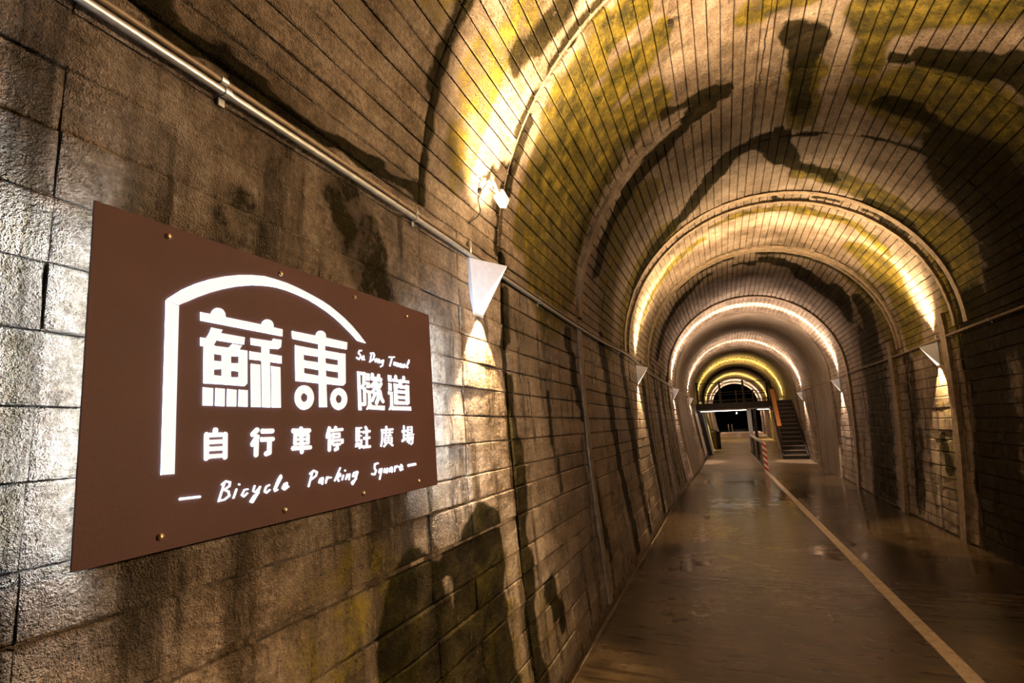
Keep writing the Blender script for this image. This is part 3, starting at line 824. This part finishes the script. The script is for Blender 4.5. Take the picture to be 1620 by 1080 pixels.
 'w12': ([], [[5.4,[[348.9,136.5],[332.4,91.5]]],[5.5,[[341.5,133.1],[353.8,140.2],[366.6,136.7],[364.7,126.2],[349.2,118.6],[361.9,112.8],[364.6,100.8],[349.6,92.7],[334.9,92.2]]]]),
 'w13': ([], [[5.2,[[387.1,115.0],[378.0,93.7]]],[5.3,[[395.3,127.5],[395.9,126.5]]]]),
 'w14': ([], [[5.1,[[423.8,110.6],[412.9,110.3],[404.4,97.7],[411.7,92.8],[422.5,99.7]]]]),
 'w15': ([], [[5.3,[[447.3,116.7],[442.4,103.9],[451.7,98.7],[466.7,112.1],[456.0,91.0],[440.6,73.0],[433.1,76.3],[444.7,89.1],[461.6,95.8]]]]),
 'w16': ([], [[5.5,[[499.7,112.9],[488.3,109.6],[482.5,97.1],[490.1,92.7],[501.2,98.9]]]]),
 'w17': ([], [[5.8,[[521.5,97.6],[545.3,130.3],[543.4,135.9],[534.0,126.7],[518.4,99.1],[521.5,93.4],[530.1,95.8]]]]),
 'w18': ([], [[5.8,[[552.1,99.3],[567.5,104.6],[566.6,111.7],[556.0,108.4],[549.5,98.2],[558.4,93.0],[573.0,99.7]]]]),
 'w19': ([], [[6.3,[[675.3,134.0],[657.9,90.8]]],[6.5,[[664.8,129.1],[681.6,137.2],[696.3,131.4],[691.8,120.1],[671.5,111.0]]]]),
 'w20': ([], [[5.8,[[721.7,110.2],[709.5,107.0],[704.9,97.1],[713.9,95.5],[723.8,108.5],[719.9,90.4]]]]),
 'w21': ([], [[5.9,[[742.5,109.6],[736.6,92.1]]],[6.0,[[738.2,100.3],[749.6,108.8],[763.1,106.8]]]]),
 'w22': ([], [[6.1,[[809.4,134.1],[780.7,94.9]]],[6.4,[[787.0,103.4],[808.7,114.7],[809.3,107.4],[792.6,102.9],[800.7,91.2]]]]),
 'w23': ([], [[6.3,[[825.2,107.4],[818.4,93.9]]],[6.4,[[834.7,123.6],[835.1,122.6]]]]),
 'w24': ([], [[6.5,[[845.9,108.5],[837.8,93.5]]],[6.5,[[842.0,98.7],[858.8,108.2],[855.1,91.0]]]]),
 'w25': ([], [[6.8,[[901.0,113.0],[881.2,109.9],[875.6,99.2],[888.8,97.8],[903.5,111.1],[890.4,87.9],[874.3,71.9],[868.5,78.0],[894.6,89.1]]]]),
 'w26': ([], [[7.8,[[1026.6,132.5],[1007.3,130.6],[1003.6,117.1],[1013.3,105.9],[1003.9,93.1],[987.0,96.4]]]]),
 'w27': ([], [[7.0,[[1048.8,109.7],[1035.0,107.4],[1032.0,97.3],[1043.8,97.2],[1050.6,108.8],[1034.5,72.7]]]]),
 'w28': ([], [[7.3,[[1069.8,107.8],[1064.1,96.0],[1076.8,94.1],[1086.3,107.4],[1082.8,92.4]]]]),
 'w29': ([], [[7.4,[[1116.5,109.1],[1101.7,105.0],[1099.7,94.4],[1113.6,96.0],[1119.0,108.2],[1117.1,92.1]]]]),
 'w30': ([], [[7.5,[[1140.3,110.7],[1135.1,92.9]]],[7.6,[[1137.0,101.1],[1152.0,110.8],[1163.0,108.0]]]]),
 'w31': ([], [[7.7,[[1174.1,97.8],[1192.8,105.1],[1185.4,113.2],[1175.4,105.9],[1177.0,92.4],[1194.6,94.5]]]]),
 'd1': ([], [[10.0,[[1237.7,106.2],[1292.3,107.1]]]]),
}
SIGN_SCREWS = [[172.3, 775.2], [544.3, 771.5], [913.6, 771.6], [1275.0, 761.5], [179.8, 32.9], [559.5, 32.1], [933.6, 31.8], [1312.6, 34.3]]

# ------------------------------------------------------------------ sign
BL = Vector((-2.13701, 0.68458, 1.53015))
EX = Vector((0.0, 0.999955, 0.009453))
EY = Vector((-0.042991, -0.009445, 0.999031))
EN = EX.cross(EY).normalized()
SW_, SH_ = 1.47427, 0.80491
sign = empty('tunnel_sign', BL)
tag(sign, 'brown metal sign with glowing white tunnel arch and Chinese lettering on left wall', 'sign')
def sp(x, y, d):
    """sign plane point, metres, d = proud of the face"""
    return BL + EX * x + EY * y + EN * d
m = MB()
m.hexa([sp(0, 0, -0.005), sp(SW_, 0, -0.005), sp(SW_, SH_, -0.005), sp(0, SH_, -0.005), sp(0, 0, 0), sp(SW_, 0, 0), sp(SW_, SH_, 0), sp(0, SH_, 0)])
m.build('panel', M['corten'], sign)
def prism(m, pts, d0, d1):
    n = len(pts)
    area = sum(pts[i][0] * pts[(i + 1) % n][1] - pts[(i + 1) % n][0] * pts[i][1] for i in range(n))
    if area < 0:
        pts = pts[::-1]
    v = [sp(x, y, d0) for x, y in pts] + [sp(x, y, d1) for x, y in pts]
    m.add(v, [tuple(range(n))[::-1], tuple(range(n, 2 * n))] + [(i, (i + 1) % n, n + (i + 1) % n, n + i) for i in range(n)])
def stroke(m, line, w, d0, d1):
    """round-ended stroke along a polyline"""
    r = w / 2
    for (ax, ay), (bx, by) in zip(line, line[1:]):
        t = math.atan2(by - ay, bx - ax)
        pts = []
        for k in range(7):
            a = t + math.pi / 2 + math.pi * k / 6
            pts.append((ax + r * math.cos(a), ay + r * math.sin(a)))
        for k in range(7):
            a = t - math.pi / 2 + math.pi * k / 6
            pts.append((bx + r * math.cos(a), by + r * math.sin(a)))
        prism(m, pts, d0, d1)
for key, (polys, strokes) in SIGN.items():
    m = MB()
    for q in polys:
        prism(m, [(x / 1000, y / 1000) for x, y in q], -0.001, 0.0035)
    for i, (w, q) in enumerate(strokes):
        stroke(m, [(x / 1000, y / 1000) for x, y in q], w / 1000 * (0.78 if key[0] == 'w' else 1.0), -0.001, 0.0035)
    nm = {'l': 'logo_piece', 'c': 'character', 'w': 'letter', 'd': 'dash'}[key[0]]
    if key.startswith('logo_'):
        nm = key
    ob = m.build(nm, M['script'] if key[0] in 'wd' else M['letter'], sign)
    ob.data.materials.append(M['edge'])
    for pl in ob.data.polygons:
        if abs(pl.normal.dot(EN)) < 0.5:
            pl.material_index = 1
for x, y in SIGN_SCREWS:
    m = MB()
    c = sp(x / 1000, y / 1000, 0)
    m.tube([c - EN * 0.002, c + EN * 0.004, c + EN * 0.0075], [0.0085, 0.0085, 0.004], 12)
    m.build('screw', M['brass'], sign, True)
# stand-offs and cold light tubes behind the panel
for x in (0.17, 1.30):
    for y in (0.05, 0.755):
        m = MB()
        a = sp(x, y, -0.005)
        m.tube([a, a - EN * 0.135], 0.012, 10)
        m.build('standoff', M['silver'], sign)
def led(x0, y0, x1, y1, d, r=0.008):
    m = MB()
    m.tube([sp(x0, y0, d), sp(x1, y1, d)], r, 10)
    m.build('light_tube', M['tube'], sign)
led(0.045, 0.02, 0.045, SH_ - 0.02, -0.022, 0.007)
led(SW_ - 0.02, 0.02, SW_ - 0.02, SH_ - 0.02, -0.022, 0.007)

for x in (0.085, SW_ - 0.055):  # unseen plates added so the tube light spreads only sideways
    m = MB()
    m.hexa([sp(x - 0.002, 0.0, -0.005), sp(x + 0.002, 0.0, -0.005), sp(x + 0.002, SH_, -0.005), sp(x - 0.002, SH_, -0.005), sp(x - 0.002, 0.0, -0.105), sp(x + 0.002, 0.0, -0.105), sp(x + 0.002, SH_, -0.105), sp(x - 0.002, SH_, -0.105)])
    m.build('light_baffle', M['corten'], sign)

# ------------------------------------------------------------------ wall sconces
def spot(name, loc, direction, plane, watts, col, half_wide, half_narrow, blend, parent, radius=0.03):
    """spot whose cone is wide along `plane` and narrow across it"""
    L = bpy.data.lights.new(name, 'SPOT')
    L.energy = watts
    L.color = col
    L.spot_size = 2 * half_wide
    L.spot_blend = blend
    L.shadow_soft_size = radius
    o = bpy.data.objects.new(name, L)
    d = Vector(direction).normalized()
    zax = -d
    xax = Vector(plane)
    xax = (xax - zax * xax.dot(zax)).normalized()
    yax = zax.cross(xax)
    k = math.tan(half_narrow) / math.tan(half_wide)
    mw = Matrix((xax, yax * k, zax)).transposed().to_4x4()
    link(o, parent)
    mw.translation = Vector(loc) - parent.location
    o.matrix_basis = mw
    return o

for yy in (0.12, 0.40, 0.68):
    spot('led_module', sp(0.04, yy, -0.035), -EX - EN * 0.10, EY, 70.0, COLD, math.radians(75), math.radians(48), 1.0, sign, 0.012)
    spot('led_module', sp(SW_ - 0.03, yy, -0.035), EX - EN * 0.10, EY, 24.0, COLD, math.radians(70), math.radians(48), 1.0, sign, 0.012)

def sconce(side, y, label, col, up, down, narrow=13.0, wide=1.0, dx=0.09, front=60.0):
    z = 2.87
    th = 0.0
    base = wall_pt(side, z, y, 0.012)
    e = empty('wall_sconce', base)
    tag(e, label, 'wall lamp', 'triangular wall sconces along the tunnel')
    inw = -side
    def pt(dx, dy, dz):
        return base + Vector((inw * dx, dy, dz))
    A, B, Pp = pt(0, -0.13, 0), pt(0, 0.13, 0), pt(0.20, 0.02, -0.045)
    D, E = pt(0.004, -0.075, -0.345), pt(0.004, 0.055, -0.345)
    t = 0.006
    def plate(name, a, b, c, mat, ref):
        n = (b - a).cross(c - a).normalized()
        if n.dot(ref) < 0:
            n = -n
        m = MB()
        v = [a, b, c, a - n * t, b - n * t, c - n * t]
        m.add(v, [(0, 1, 2), (5, 4, 3), (0, 3, 4, 1), (1, 4, 5, 2), (2, 5, 3, 0)])
        return m.build(name, mat, e)
    plate('side_plate', A, Pp, D, M['white_metal'], Vector((0, -1, 0)))
    plate('side_plate', B, Pp, E, M['white_metal'], Vector((0, 1, 0)))
    plate('diffuser', Pp, D, E, M['diffuser'], Vector((inw, 0, -1)))
    m = MB()
    a, b = pt(-0.02, -0.13, 0.01), pt(-0.02, 0.13, 0.01)
    m.hexa([pt(-0.02, -0.075, -0.36), pt(-0.02, 0.055, -0.36), pt(-0.02, 0.13, 0), pt(-0.02, -0.13, 0), pt(0.004, -0.075, -0.36), pt(0.004, 0.055, -0.36), pt(0.004, 0.13, 0), pt(0.004, -0.13, 0)])
    m.build('back_plate', M['white_metal'], e)
    m = MB()
    m.tube([pt(0.01, -0.135, 0.105), pt(0.01, -0.135, 0.0)], 0.013, 10)
    m.build('conduit_stub', M['silver'], e, True)
    # light out of the open top along the vault and out of the foot down the wall
    spot('uplight', pt(dx, 0.0, 0.02), Vector((inw * 0.62, 0, 1.0)), (inw, 0, -0.5), up, col, math.radians(64), math.radians(narrow), 1.0, e)
    spot('uplight', pt(dx + 0.01, 0.0, 0.03), Vector((inw * 0.75, 0, 1.0)), (inw, 0, -0.5), up * wide, col, math.radians(66), math.radians(52), 0.7, e)
    spot('downlight', pt(0.06, 0.0, -0.33), Vector((-inw * 0.15, 0, -1.0)), (0, 1, 0), down, col, math.radians(38), math.radians(38), 0.35, e, 0.012)
    # fill spot added at the diffuser; the strong one brightens the sign's wall
    aim = Vector((inw, -0.45, -0.27)) if front > 300 else Vector((inw, 0, -0.5))
    spot('fill_spot', pt(0.16, 0.0, -0.24), aim, (0, 1, 0), front, col, math.radians(48 if front > 300 else 70), math.radians(38 if front > 300 else 60), 0.8, e, 0.05)
    return e

STATIONS = [(2.98, WARM), (9.88, WARM), (17.29, ROSE), (25.2, ROSE), (33.5, GOLD), (46.0, GOLD), (54.5, ROSE), (60.5, ROSE)]
LEFT = ['large white triangular sconce on left wall beside the brown sign', 'lit triangular sconce on left wall, second counting from the brown sign', 'lit triangular sconce on left wall, third counting from the brown sign', 'lit triangular sconce on left wall, fourth from the sign, before the deck',
        'lit sconce on left wall under the far half of the deck', 'lit sconce on left wall, first one past the black arch', 'lit sconce on left wall, last but one before the far portal', 'lit sconce on left wall, nearest to the far portal']
RIGHT = ['lit triangular sconce on right wall straight across from the brown sign', 'nearest lit triangular sconce in view on right wall, between two ribs', 'lit triangular sconce on right wall, second one in view', 'lit triangular sconce on right wall right beside the staircase',
         'lit sconce on right wall behind the top of the staircase', 'lit sconce on right wall, first one past the black arch', 'lit sconce on right wall, last but one before the far portal', 'lit sconce on right wall, nearest to the far portal']
for k, (y, col) in enumerate(STATIONS):
    for side in (-1, 1):
        far = (LEFT if side < 0 else RIGHT)[k]
        f = 1.0 if k < 4 else 1.5
        sconce(side, y, far, col, UP_W * f * (0.25 if k == 0 else 1.5 if k == 1 else 4.6), DOWN_W * f, 30.0 if k == 0 else 12.0 if k == 1 else 8.5, 7.0 if k == 0 else (0.85 if k == 1 else 0.22), 0.17 if k == 0 else 0.09, (820.0 if side > 0 else 40.0) if k == 0 else 22.0 if k == 1 else 90.0)

# ------------------------------------------------------------------ conduits
def conduit(name, side, z, off, r, mat, ya, yb, label, clamp_ys=(), wave=0.01, jog=()):
    e = empty(name, wall_pt(side, z, ya, off))
    tag(e, label, 'pipe')
    ys = []
    y = ya
    while y < yb:
        ys.append(y)
        y += 0.25 if y < 12 else 1.0
    m = MB()
    pts = []
    for y in ys:
        dz = wave * math.sin(y * 0.9) + 0.06 * math.exp(-((y - 9.0) / 1.6) ** 2) * (1 if side < 0 else 0)
        pts.append(wall_pt(side, z + dz, y, off))
    m.tube(pts, r, 12)
    m.build('pipe', mat, e, True)
    for y in clamp_ys:
        c = wall_pt(side, z, y, off)
        m = MB()
        dz = wave * math.sin(y * 0.9)
        c = c + Vector((0, 0, dz))
        m.tube([c - Vector((0, 0.012, 0)), c + Vector((0, 0.012, 0))], r + 0.004, 12)
        m.box(c + Vector((side * (off * 0.75), 0, -r - 0.012)), (0.006, 0.022, 0.030))
        m.build('clamp', M['silver'], e)
    return e
conduit('conduit_pipe', -1, 2.875, 0.026, 0.0135, M['silver'], -3.0, 62.0, 'silver conduit pipe running along the left wall above the sign', [1.07, 2.2, 4.2, 6.0, 8.0, 11, 14, 17])
conduit('conduit_pipe', -1, 2.912, 0.022, 0.0105, M['dark_pipe'], -3.0, 62.0, 'thin brown conduit lying just above the silver pipe on left wall', [1.06, 2.21, 4.21, 6.01])
conduit('conduit_pipe', 1, 2.895, 0.030, 0.020, M['dark_pipe'], -3.0, 62.0, 'dark conduit pipe running along the right wall', [5, 8, 11, 14, 17, 20])

# ------------------------------------------------------------------ floodlight with its cable
fp = vault_pt(math.radians(169.8), 3.20, 0.07)
fl = empty('floodlight', fp)
tag(fl, 'small white box floodlight mounted on the vault above the sconce', 'floodlight')
rot = Matrix.Rotation(math.radians(-18), 3, 'X') @ Matrix.Rotation(math.radians(14), 3, 'Y')
m = MB()
m.box(fp, (0.055, 0.125, 0.075), rot)
m.build('housing', M['white_metal'], fl, bevel=0.008)
m = MB()
m.box(fp + rot @ Vector((0.031, 0, 0)), (0.006, 0.105, 0.058), rot)
m.build('lens', M['silver'], fl)
m = MB()
q0 = vault_pt(math.radians(168.2), 3.08, 0.0)
m.tube([q0, q0 + Vector((0.05, 0.01, 0)), fp + Vector((0, -0.06, 0.01))], 0.011, 10)
m.build('arm', M['white_metal'], fl, True)
m = MB()
m.tube([q0 + Vector((-0.01, 0, 0)), q0 + Vector((0.03, 0, 0))], 0.024, 12)
m.build('mount', M['white_metal'], fl, True)
cb = empty('power_cable', q0)
tag(cb, 'thin black cable hanging from the white floodlight to the sconce', 'cable')
m = MB()
pts = []
for i in range(24):
    t = i / 23
    th = math.radians(168.2 + 9.2 * t)
    pts.append(vault_pt(th, 3.06 - 0.17 * t - 0.035 * math.sin(t * 7), 0.018 + 0.012 * math.sin(t * 11)))
m.tube(pts, 0.0045, 6)
m.build('cable', M['cable'], cb, True)
m = MB()
c = pts[7]
m.tube([c + Vector((0, 0, 0.035)), c - Vector((0, 0, 0.035))], 0.010, 8)
m.build('connector', M['cable'], cb, True)

hk = vault_pt(math.radians(115.5), 4.06, 0.03)
h = empty('ceiling_hook', hk)
tag(h, 'small black fitting hanging from the vault left of the crown', 'fitting')
m = MB()
m.box(hk, (0.045, 0.035, 0.05))
m.build('block', M['cable'], h, bevel=0.005)
m = MB()
m.tube([vault_pt(math.radians(115.5), 4.06, -0.01), hk], 0.009, 8)
m.build('stem', M['cable'], h, True)

# ------------------------------------------------------------------ bicycle barrier
def LX(y):
    return 0.36 - 0.004 * (y - 20.4)
rb = empty('barrier_railing', (LX(20.4), 20.4, rise(20.4)))
tag(rb, 'low dark metal railing with pale top rail and striped end post', 'railing')
m = MB()
m.box((LX(20.4), 20.4, 0.50 + rise(20.4)), (0.13, 0.09, 1.0))
m.build('end_post', M['stripes'], rb)
m = MB()
YA, YB = 20.45, 29.9
def rp(y, z, dx=0):
    return Vector((LX(y) + dx, y, rise(y) + z))
m.beam(rp(YA, 0.97), rp(YB, 0.99), 0.10, 0.07)
m.build('top_rail', M['rail_top'], rb)
m = MB()
m.beam(rp(YA, 0.13), rp(YB, 0.13), 0.05, 0.05)
m.build('bottom_rail', M['black_steel'], rb)
m = MB()
m.beam(rp(YA, 0.045), rp(YB, 0.045), 0.12, 0.09)
m.build('base_kerb', M['rail_top'], rb)
y = YA + 0.2
while y < YB:
    m = MB()
    big_ = round((y - YA - 0.2) / 0.78) % 4 == 0
    m.beam(rp(y, 0.05), rp(y, 0.95), 0.05 if big_ else 0.022, 0.05 if big_ else 0.022, (0, 1, 0))
    m.build('post' if big_ else 'baluster', M['black_steel'], rb)
    y += 0.78

# ------------------------------------------------------------------ stair
st = empty('staircase', (1.95, 26.0, rise(26)))
tag(st, 'dark steel staircase rising to the deck against the right wall', 'staircase')
NS = 14
Z0 = rise(26)
ZT = 2.74
YB0, YB1 = 26.0, 29.5
rs = (ZT - Z0) / NS
run = (YB1 - YB0) / NS
def sx(y, left):
    return (1.42 if left else 2.38) + (0.02 if left else 0.0) * (y - 26)
for i in range(NS):
    y0 = YB0 + run * i
    z1 = Z0 + rs * (i + 1)
    m = MB()
    m.box(((sx(y0, 1) + sx(y0, 0)) / 2, y0 + run * 0.5 - 0.01, z1 - 0.018), (sx(y0, 0) - sx(y0, 1) - 0.02, run + 0.02, 0.036))
    m.build('tread', M['tread'], st)
    m = MB()
    m.box(((sx(y0, 1) + sx(y0, 0)) / 2, y0 + 0.015, z1 - rs / 2 - 0.02), (sx(y0, 0) - sx(y0, 1) - 0.03, 0.012, rs - 0.04))
    m.build('riser', M['black_steel'], st)
for left in (1, 0):
    m = MB()
    x0, x1 = sx(26, left), sx(29.5, left)
    m.beam((x0, YB0 - 0.02, Z0 + 0.06), (x1, YB1, ZT - 0.05), 0.05, 0.30)
    m.build('stringer', M['black_steel'], st)
m = MB()
xl = 1.35
m.hexa([(xl, YB0 - 0.0, Z0 - 0.02), (xl + 0.06, YB0 - 0.0, Z0 - 0.02), (xl + 0.06, YB0 + 1.0, Z0 - 0.02), (xl, YB0 + 1.0, Z0 - 0.02),
        (xl, YB0 + 0.12, Z0 + 0.10), (xl + 0.06, YB0 + 0.12, Z0 + 0.10), (xl + 0.06, YB0 + 1.0, Z0 + 0.62), (xl, YB0 + 1.0, Z0 + 0.62)])
m.beam((xl + 0.03, YB0 + 0.5, Z0 + 0.2), (xl + 0.03, YB1 - 0.1, ZT - 0.35), 0.06, 0.20)
m.build('side_panel', M['tan'], st)
NP = 5
for left in (1,):
    for i in range(NP):
        t = i / (NP - 1)
        y = YB0 + 0.05 + (YB1 - YB0 - 0.1) * t
        z = Z0 + (ZT - Z0) * t
        m = MB()
        m.beam((sx(y, left), y, z), (sx(y, left), y, z + 1.02), 0.05, 0.05, (0, 1, 0))
        m.build('rail_post', M['black_steel'], st)
    a0 = Vector((sx(26, left), YB0 + 0.05, Z0 + 1.0))
    a1 = Vector((sx(29.5, left), YB1 - 0.05, ZT + 1.0))
    for dz, nm in ((-0.35, 'mid_rail'), (-0.68, 'mid_rail'), (0.0, 'handrail')):
        m = MB()
        m.beam(a0 + Vector((0, 0, dz)), a1 + Vector((0, 0, dz)), 0.05, 0.05)
        m.build(nm, M['black_steel'], st)
m = MB()
b0 = a0 + (a1 - a0) * 0.14 + Vector((0.03, 0, 0.06))
b1 = a0 + (a1 - a0) * 0.80 + Vector((0.03, 0, 0.06))
m.beam(b0, b1, 0.17, 0.05)
m.build('hand_board', M['wood'], st)

# ------------------------------------------------------------------ deck over the path
YD0, YD1 = 29.5, 37.5
dk = empty('deck', (0, YD0, 2.72))
tag(dk, 'black steel deck crossing the tunnel with open railings', 'deck')
def wx(side, z, y, inset=0.05):
    return wall_pt(side, z - rise(y), y, inset).x
m = MB()
zb, zt = 2.60, 2.74
m.hexa([(wx(-1, zb, YD0), YD0, zb), (wx(1, zb, YD0), YD0, zb), (wx(1, zb, YD1), YD1, zb), (wx(-1, zb, YD1), YD1, zb),
        (wx(-1, zb, YD0), YD0, zt), (wx(1, zb, YD0), YD0, zt), (wx(1, zb, YD1), YD1, zt), (wx(-1, zb, YD1), YD1, zt)])
m.build('slab', M['black_steel'], dk)
m = MB()
m.box(((wx(-1, 2.5, YD0) + 1.45) / 2, YD0 + 0.04, 2.55), (1.45 - wx(-1, 2.5, YD0), 0.12, 0.26))
m.build('front_beam', M['black_steel'], dk)
m = MB()
m.box(((wx(-1, 2.4, YD0) + 1.45) / 2, YD0 + 0.10, 2.385), (1.40 - wx(-1, 2.4, YD0), 0.24, 0.05))
m.build('beam_flange', M['silver'], dk)
for yb in (31.4, 33.4, 35.4, 37.3):
    m = MB()
    m.box(((wx(-1, 2.5, yb) + wx(1, 2.5, yb)) / 2, yb, 2.50), (wx(1, 2.45, yb) - wx(-1, 2.45, yb), 0.12, 0.20))
    m.build('cross_beam', M['black_steel'], dk)
for xa, xb, lab in ((-1.95, 0.30, 'long white strip lamp under the front beam of the deck'), (0.78, 1.34, 'short white strip lamp under the deck beside the staircase')):
    e = empty('strip_light', ((xa + xb) / 2, YD0 - 0.02, 2.36))
    tag(e, lab, 'lamp')
    m = MB()
    m.box(((xa + xb) / 2, YD0 - 0.02, 2.345), (xb - xa, 0.09, 0.03))
    m.build('housing', M['white_metal'], e)
    m = MB()
    m.box(((xa + xb) / 2, YD0 - 0.02, 2.322), (xb - xa - 0.04, 0.08, 0.014))
    m.build('tube', M['strip'], e)
def railing(y, xa, xb, n, h, th, levels):
    for i in range(n):
        x = xa + (xb - xa) * i / (n - 1)
        m = MB()
        m.beam((x, y, 2.72), (x, y, 2.72 + h), th, th, (0, 1, 0))
        m.build('rail_post', M['black_steel'], dk)
    for lv in levels:
        m = MB()
        m.beam((xa, y, 2.72 + h * lv), (xb, y, 2.72 + h * lv), 0.035, 0.035)
        m.build('rail', M['black_steel'], dk)
railing(YD0 + 0.05, -2.02, 1.36, 4, 1.16, 0.10, (0.92, 0.38, 0.15))
railing(YD1 - 0.06, -1.95, 2.1, 5, 1.05, 0.085, (0.92, 0.38))

# posts that carry the deck
def steel_post(x0, x1, y, mat, w, d, label, ztop=2.355):
    e = empty('support_post', (x0, y, rise(y)))
    tag(e, label, 'post', 'posts under the deck')
    m = MB()
    m.beam((x0, y, rise(y)), (x1, y, ztop), w, d, (0, 1, 0))
    m.build('shaft', mat, e)
    m = MB()
    m.box((x0, y, rise(y) + 0.012), (w + 0.10, d + 0.08, 0.024))
    m.build('base_plate', mat, e)
    return e
steel_post(-1.64, -2.00, 29.62, M['black_steel'], 0.20, 0.16, 'thick black post under the deck at the left wall')
for i, y in enumerate((31.2, 32.6, 34.0)):
    steel_post(-1.62 + 0.02 * i, -1.92 + 0.03 * i, y, M['silver_paint'], 0.11, 0.11, ['silver post under the deck, nearest of three by the left wall', 'middle one of three silver posts under the deck by the left wall', 'silver post under the deck, farthest of three by the left wall'][i])
steel_post(0.42, 0.42, 30.1, M['silver_paint'], 0.20, 0.20, 'broad silver post under the middle of the deck')
steel_post(0.66, 0.66, 29.75, M['black_steel'], 0.14, 0.14, 'black post under the deck just right of the silver one')

# pale board on the left wall in front of the deck
e = empty('wall_board', wall_pt(-1, 0.2, 28.6, 0.05))
tag(e, 'tall pale board leaning on the left wall before the deck', 'board')
m = MB()
v = []
for hh in (0.035, 0.065):
    for z, y in ((0.15, 26.9), (0.15, 28.9), (2.15, 28.9), (2.15, 26.9)):
        v.append(wall_pt(-1, z, y, hh))
m.hexa(v)
m.build('board', M['white_board'], e)
m = MB()
v = []
for hh in (0.065, 0.13):
    for z, y in ((1.0, 28.75), (1.0, 28.95), (1.18, 28.95), (1.18, 28.75)):
        v.append(wall_pt(-1, z, y, hh))
m.hexa(v)
m.build('latch_box', M['black_steel'], e)

# yellow and black post past the deck
yb = 35.4
bp = empty('guide_post', (-1.42, yb, rise(yb)))
tag(bp, 'yellow post with a black box beside the path beyond the deck', 'post')
m = MB()
m.box((-1.46, yb, rise(yb) + 0.50), (0.20, 0.16, 1.0))
m.build('yellow_post', M['yellow'], bp, bevel=0.015)
m = MB()
m.box((-1.25, yb + 0.06, rise(yb) + 0.52), (0.26, 0.22, 1.04))
m.build('black_box', M['black_steel'], bp, bevel=0.02)
m = MB()
m.beam((-1.62, yb - 0.02, rise(yb) + 1.20), (-1.16, yb, rise(yb) + 0.98), 0.24, 0.05)
m.build('sloping_lid', M['black_steel'], bp)

# black steel arch ring past the deck
ar = empty('arch_ring', (bend(38.6), 38.6, rise(38.6)))
tag(ar, 'thin black steel arch lining the vault behind the deck', 'arch')
m = MB()
pts = [wall_pt(1, z, 38.6, 0.09) for z in frange(0.0, 2.8, 8)] + [vault_pt(t, 38.6, 0.09) for t in frange(0, math.pi, 40)] + [wall_pt(-1, z, 38.6, 0.09) for z in frange(2.8, 0.0, 8)]
m.tube(pts, 0.085, 8)
m.build('ring', M['black_steel'], ar, True)

# ------------------------------------------------------------------ far end and the night outside
def cross_strip(name, y, d, h, mat):
    m = MB()
    x0, x1 = floor_x(-1.9, y), floor_x(1.9, y)
    m.box(((x0 + x1) / 2, y, rise(y) + h / 2 - 0.01), (x1 - x0, d, h + 0.02))
    return m.build(name, mat, floor)
cross_strip('cross_kerb', 61.8, 0.35, 0.10, M['rail_top'])
cross_strip('cross_kerb', 50.0, 0.50, 0.05, M['rail_top'])
v = []
gz = rise(Y1)
mesh_ground = structure(mesh_obj('ground', [(-40, Y1 + 0.4, gz - 0.06), (40, Y1 + 0.4, gz - 0.06), (40, 140, gz - 0.06), (-40, 140, gz - 0.06), (-40, Y1 + 0.4, gz - 0.5), (40, Y1 + 0.4, gz - 0.5), (40, 140, gz - 0.5), (-40, 140, gz - 0.5)],
    [(0, 1, 2, 3), (7, 6, 5, 4), (0, 4, 5, 1), (1, 5, 6, 2), (2, 6, 7, 3), (3, 7, 4, 0)], M['asphalt']))
v, f = [], []
nx, nz = 40, 10
for j in range(nz + 1):
    for i in range(nx + 1):
        x = -40 + 80 * i / nx
        t = j / nz
        v.append((x, 96 + 22 * t + 2.5 * noise.noise(Vector((x * .12, t * 3, 0))), gz - 0.3 + 22 * t + 2 * noise.noise(Vector((x * .1, t * 2, 5)))))
for j in range(nz):
    for i in range(nx):
        a = j * (nx + 1) + i
        f.append((a, a + 1, a + nx + 2, a + nx + 1))
hill = structure(mesh_obj('hillside', v, f, M['night']))
for i, (x, y) in enumerate(((-0.35, 64.4), (0.02, 64.8))):
    e = empty('bollard', (x, y, gz - 0.06))
    tag(e, ['white bollard outside the far portal, left one', 'white bollard outside the far portal, right one'][i], 'bollard', 'bollards at the far portal')
    m = MB()
    m.tube([(x, y, gz - 0.06), (x, y, gz + 0.85), (x, y, gz + 0.90)], [0.06, 0.06, 0.03], 10)
    m.build('shaft', M['rail_top'], e, True)
    m = MB()
    m.tube([(x, y, gz - 0.06), (x, y, gz - 0.02)], 0.11, 10)
    m.build('foot', M['black_steel'], e)
e = empty('street_lamp', (1.2, 88.0, gz - 0.06))
tag(e, 'small lit street lamp in the dark outside the far portal', 'lamp')
m = MB()
m.tube([(1.2, 88, gz - 0.06), (1.2, 88, gz + 2.3)], 0.05, 8)
m.build('pole', M['black_steel'], e)
m = MB()
m.tube([(1.2, 88, gz + 2.3), (1.2, 88, gz + 2.42), (1.2, 88, gz + 2.55)], [0.06, 0.08, 0.04], 10)
m.build('lamp_head', M['streetlamp'], e, True)
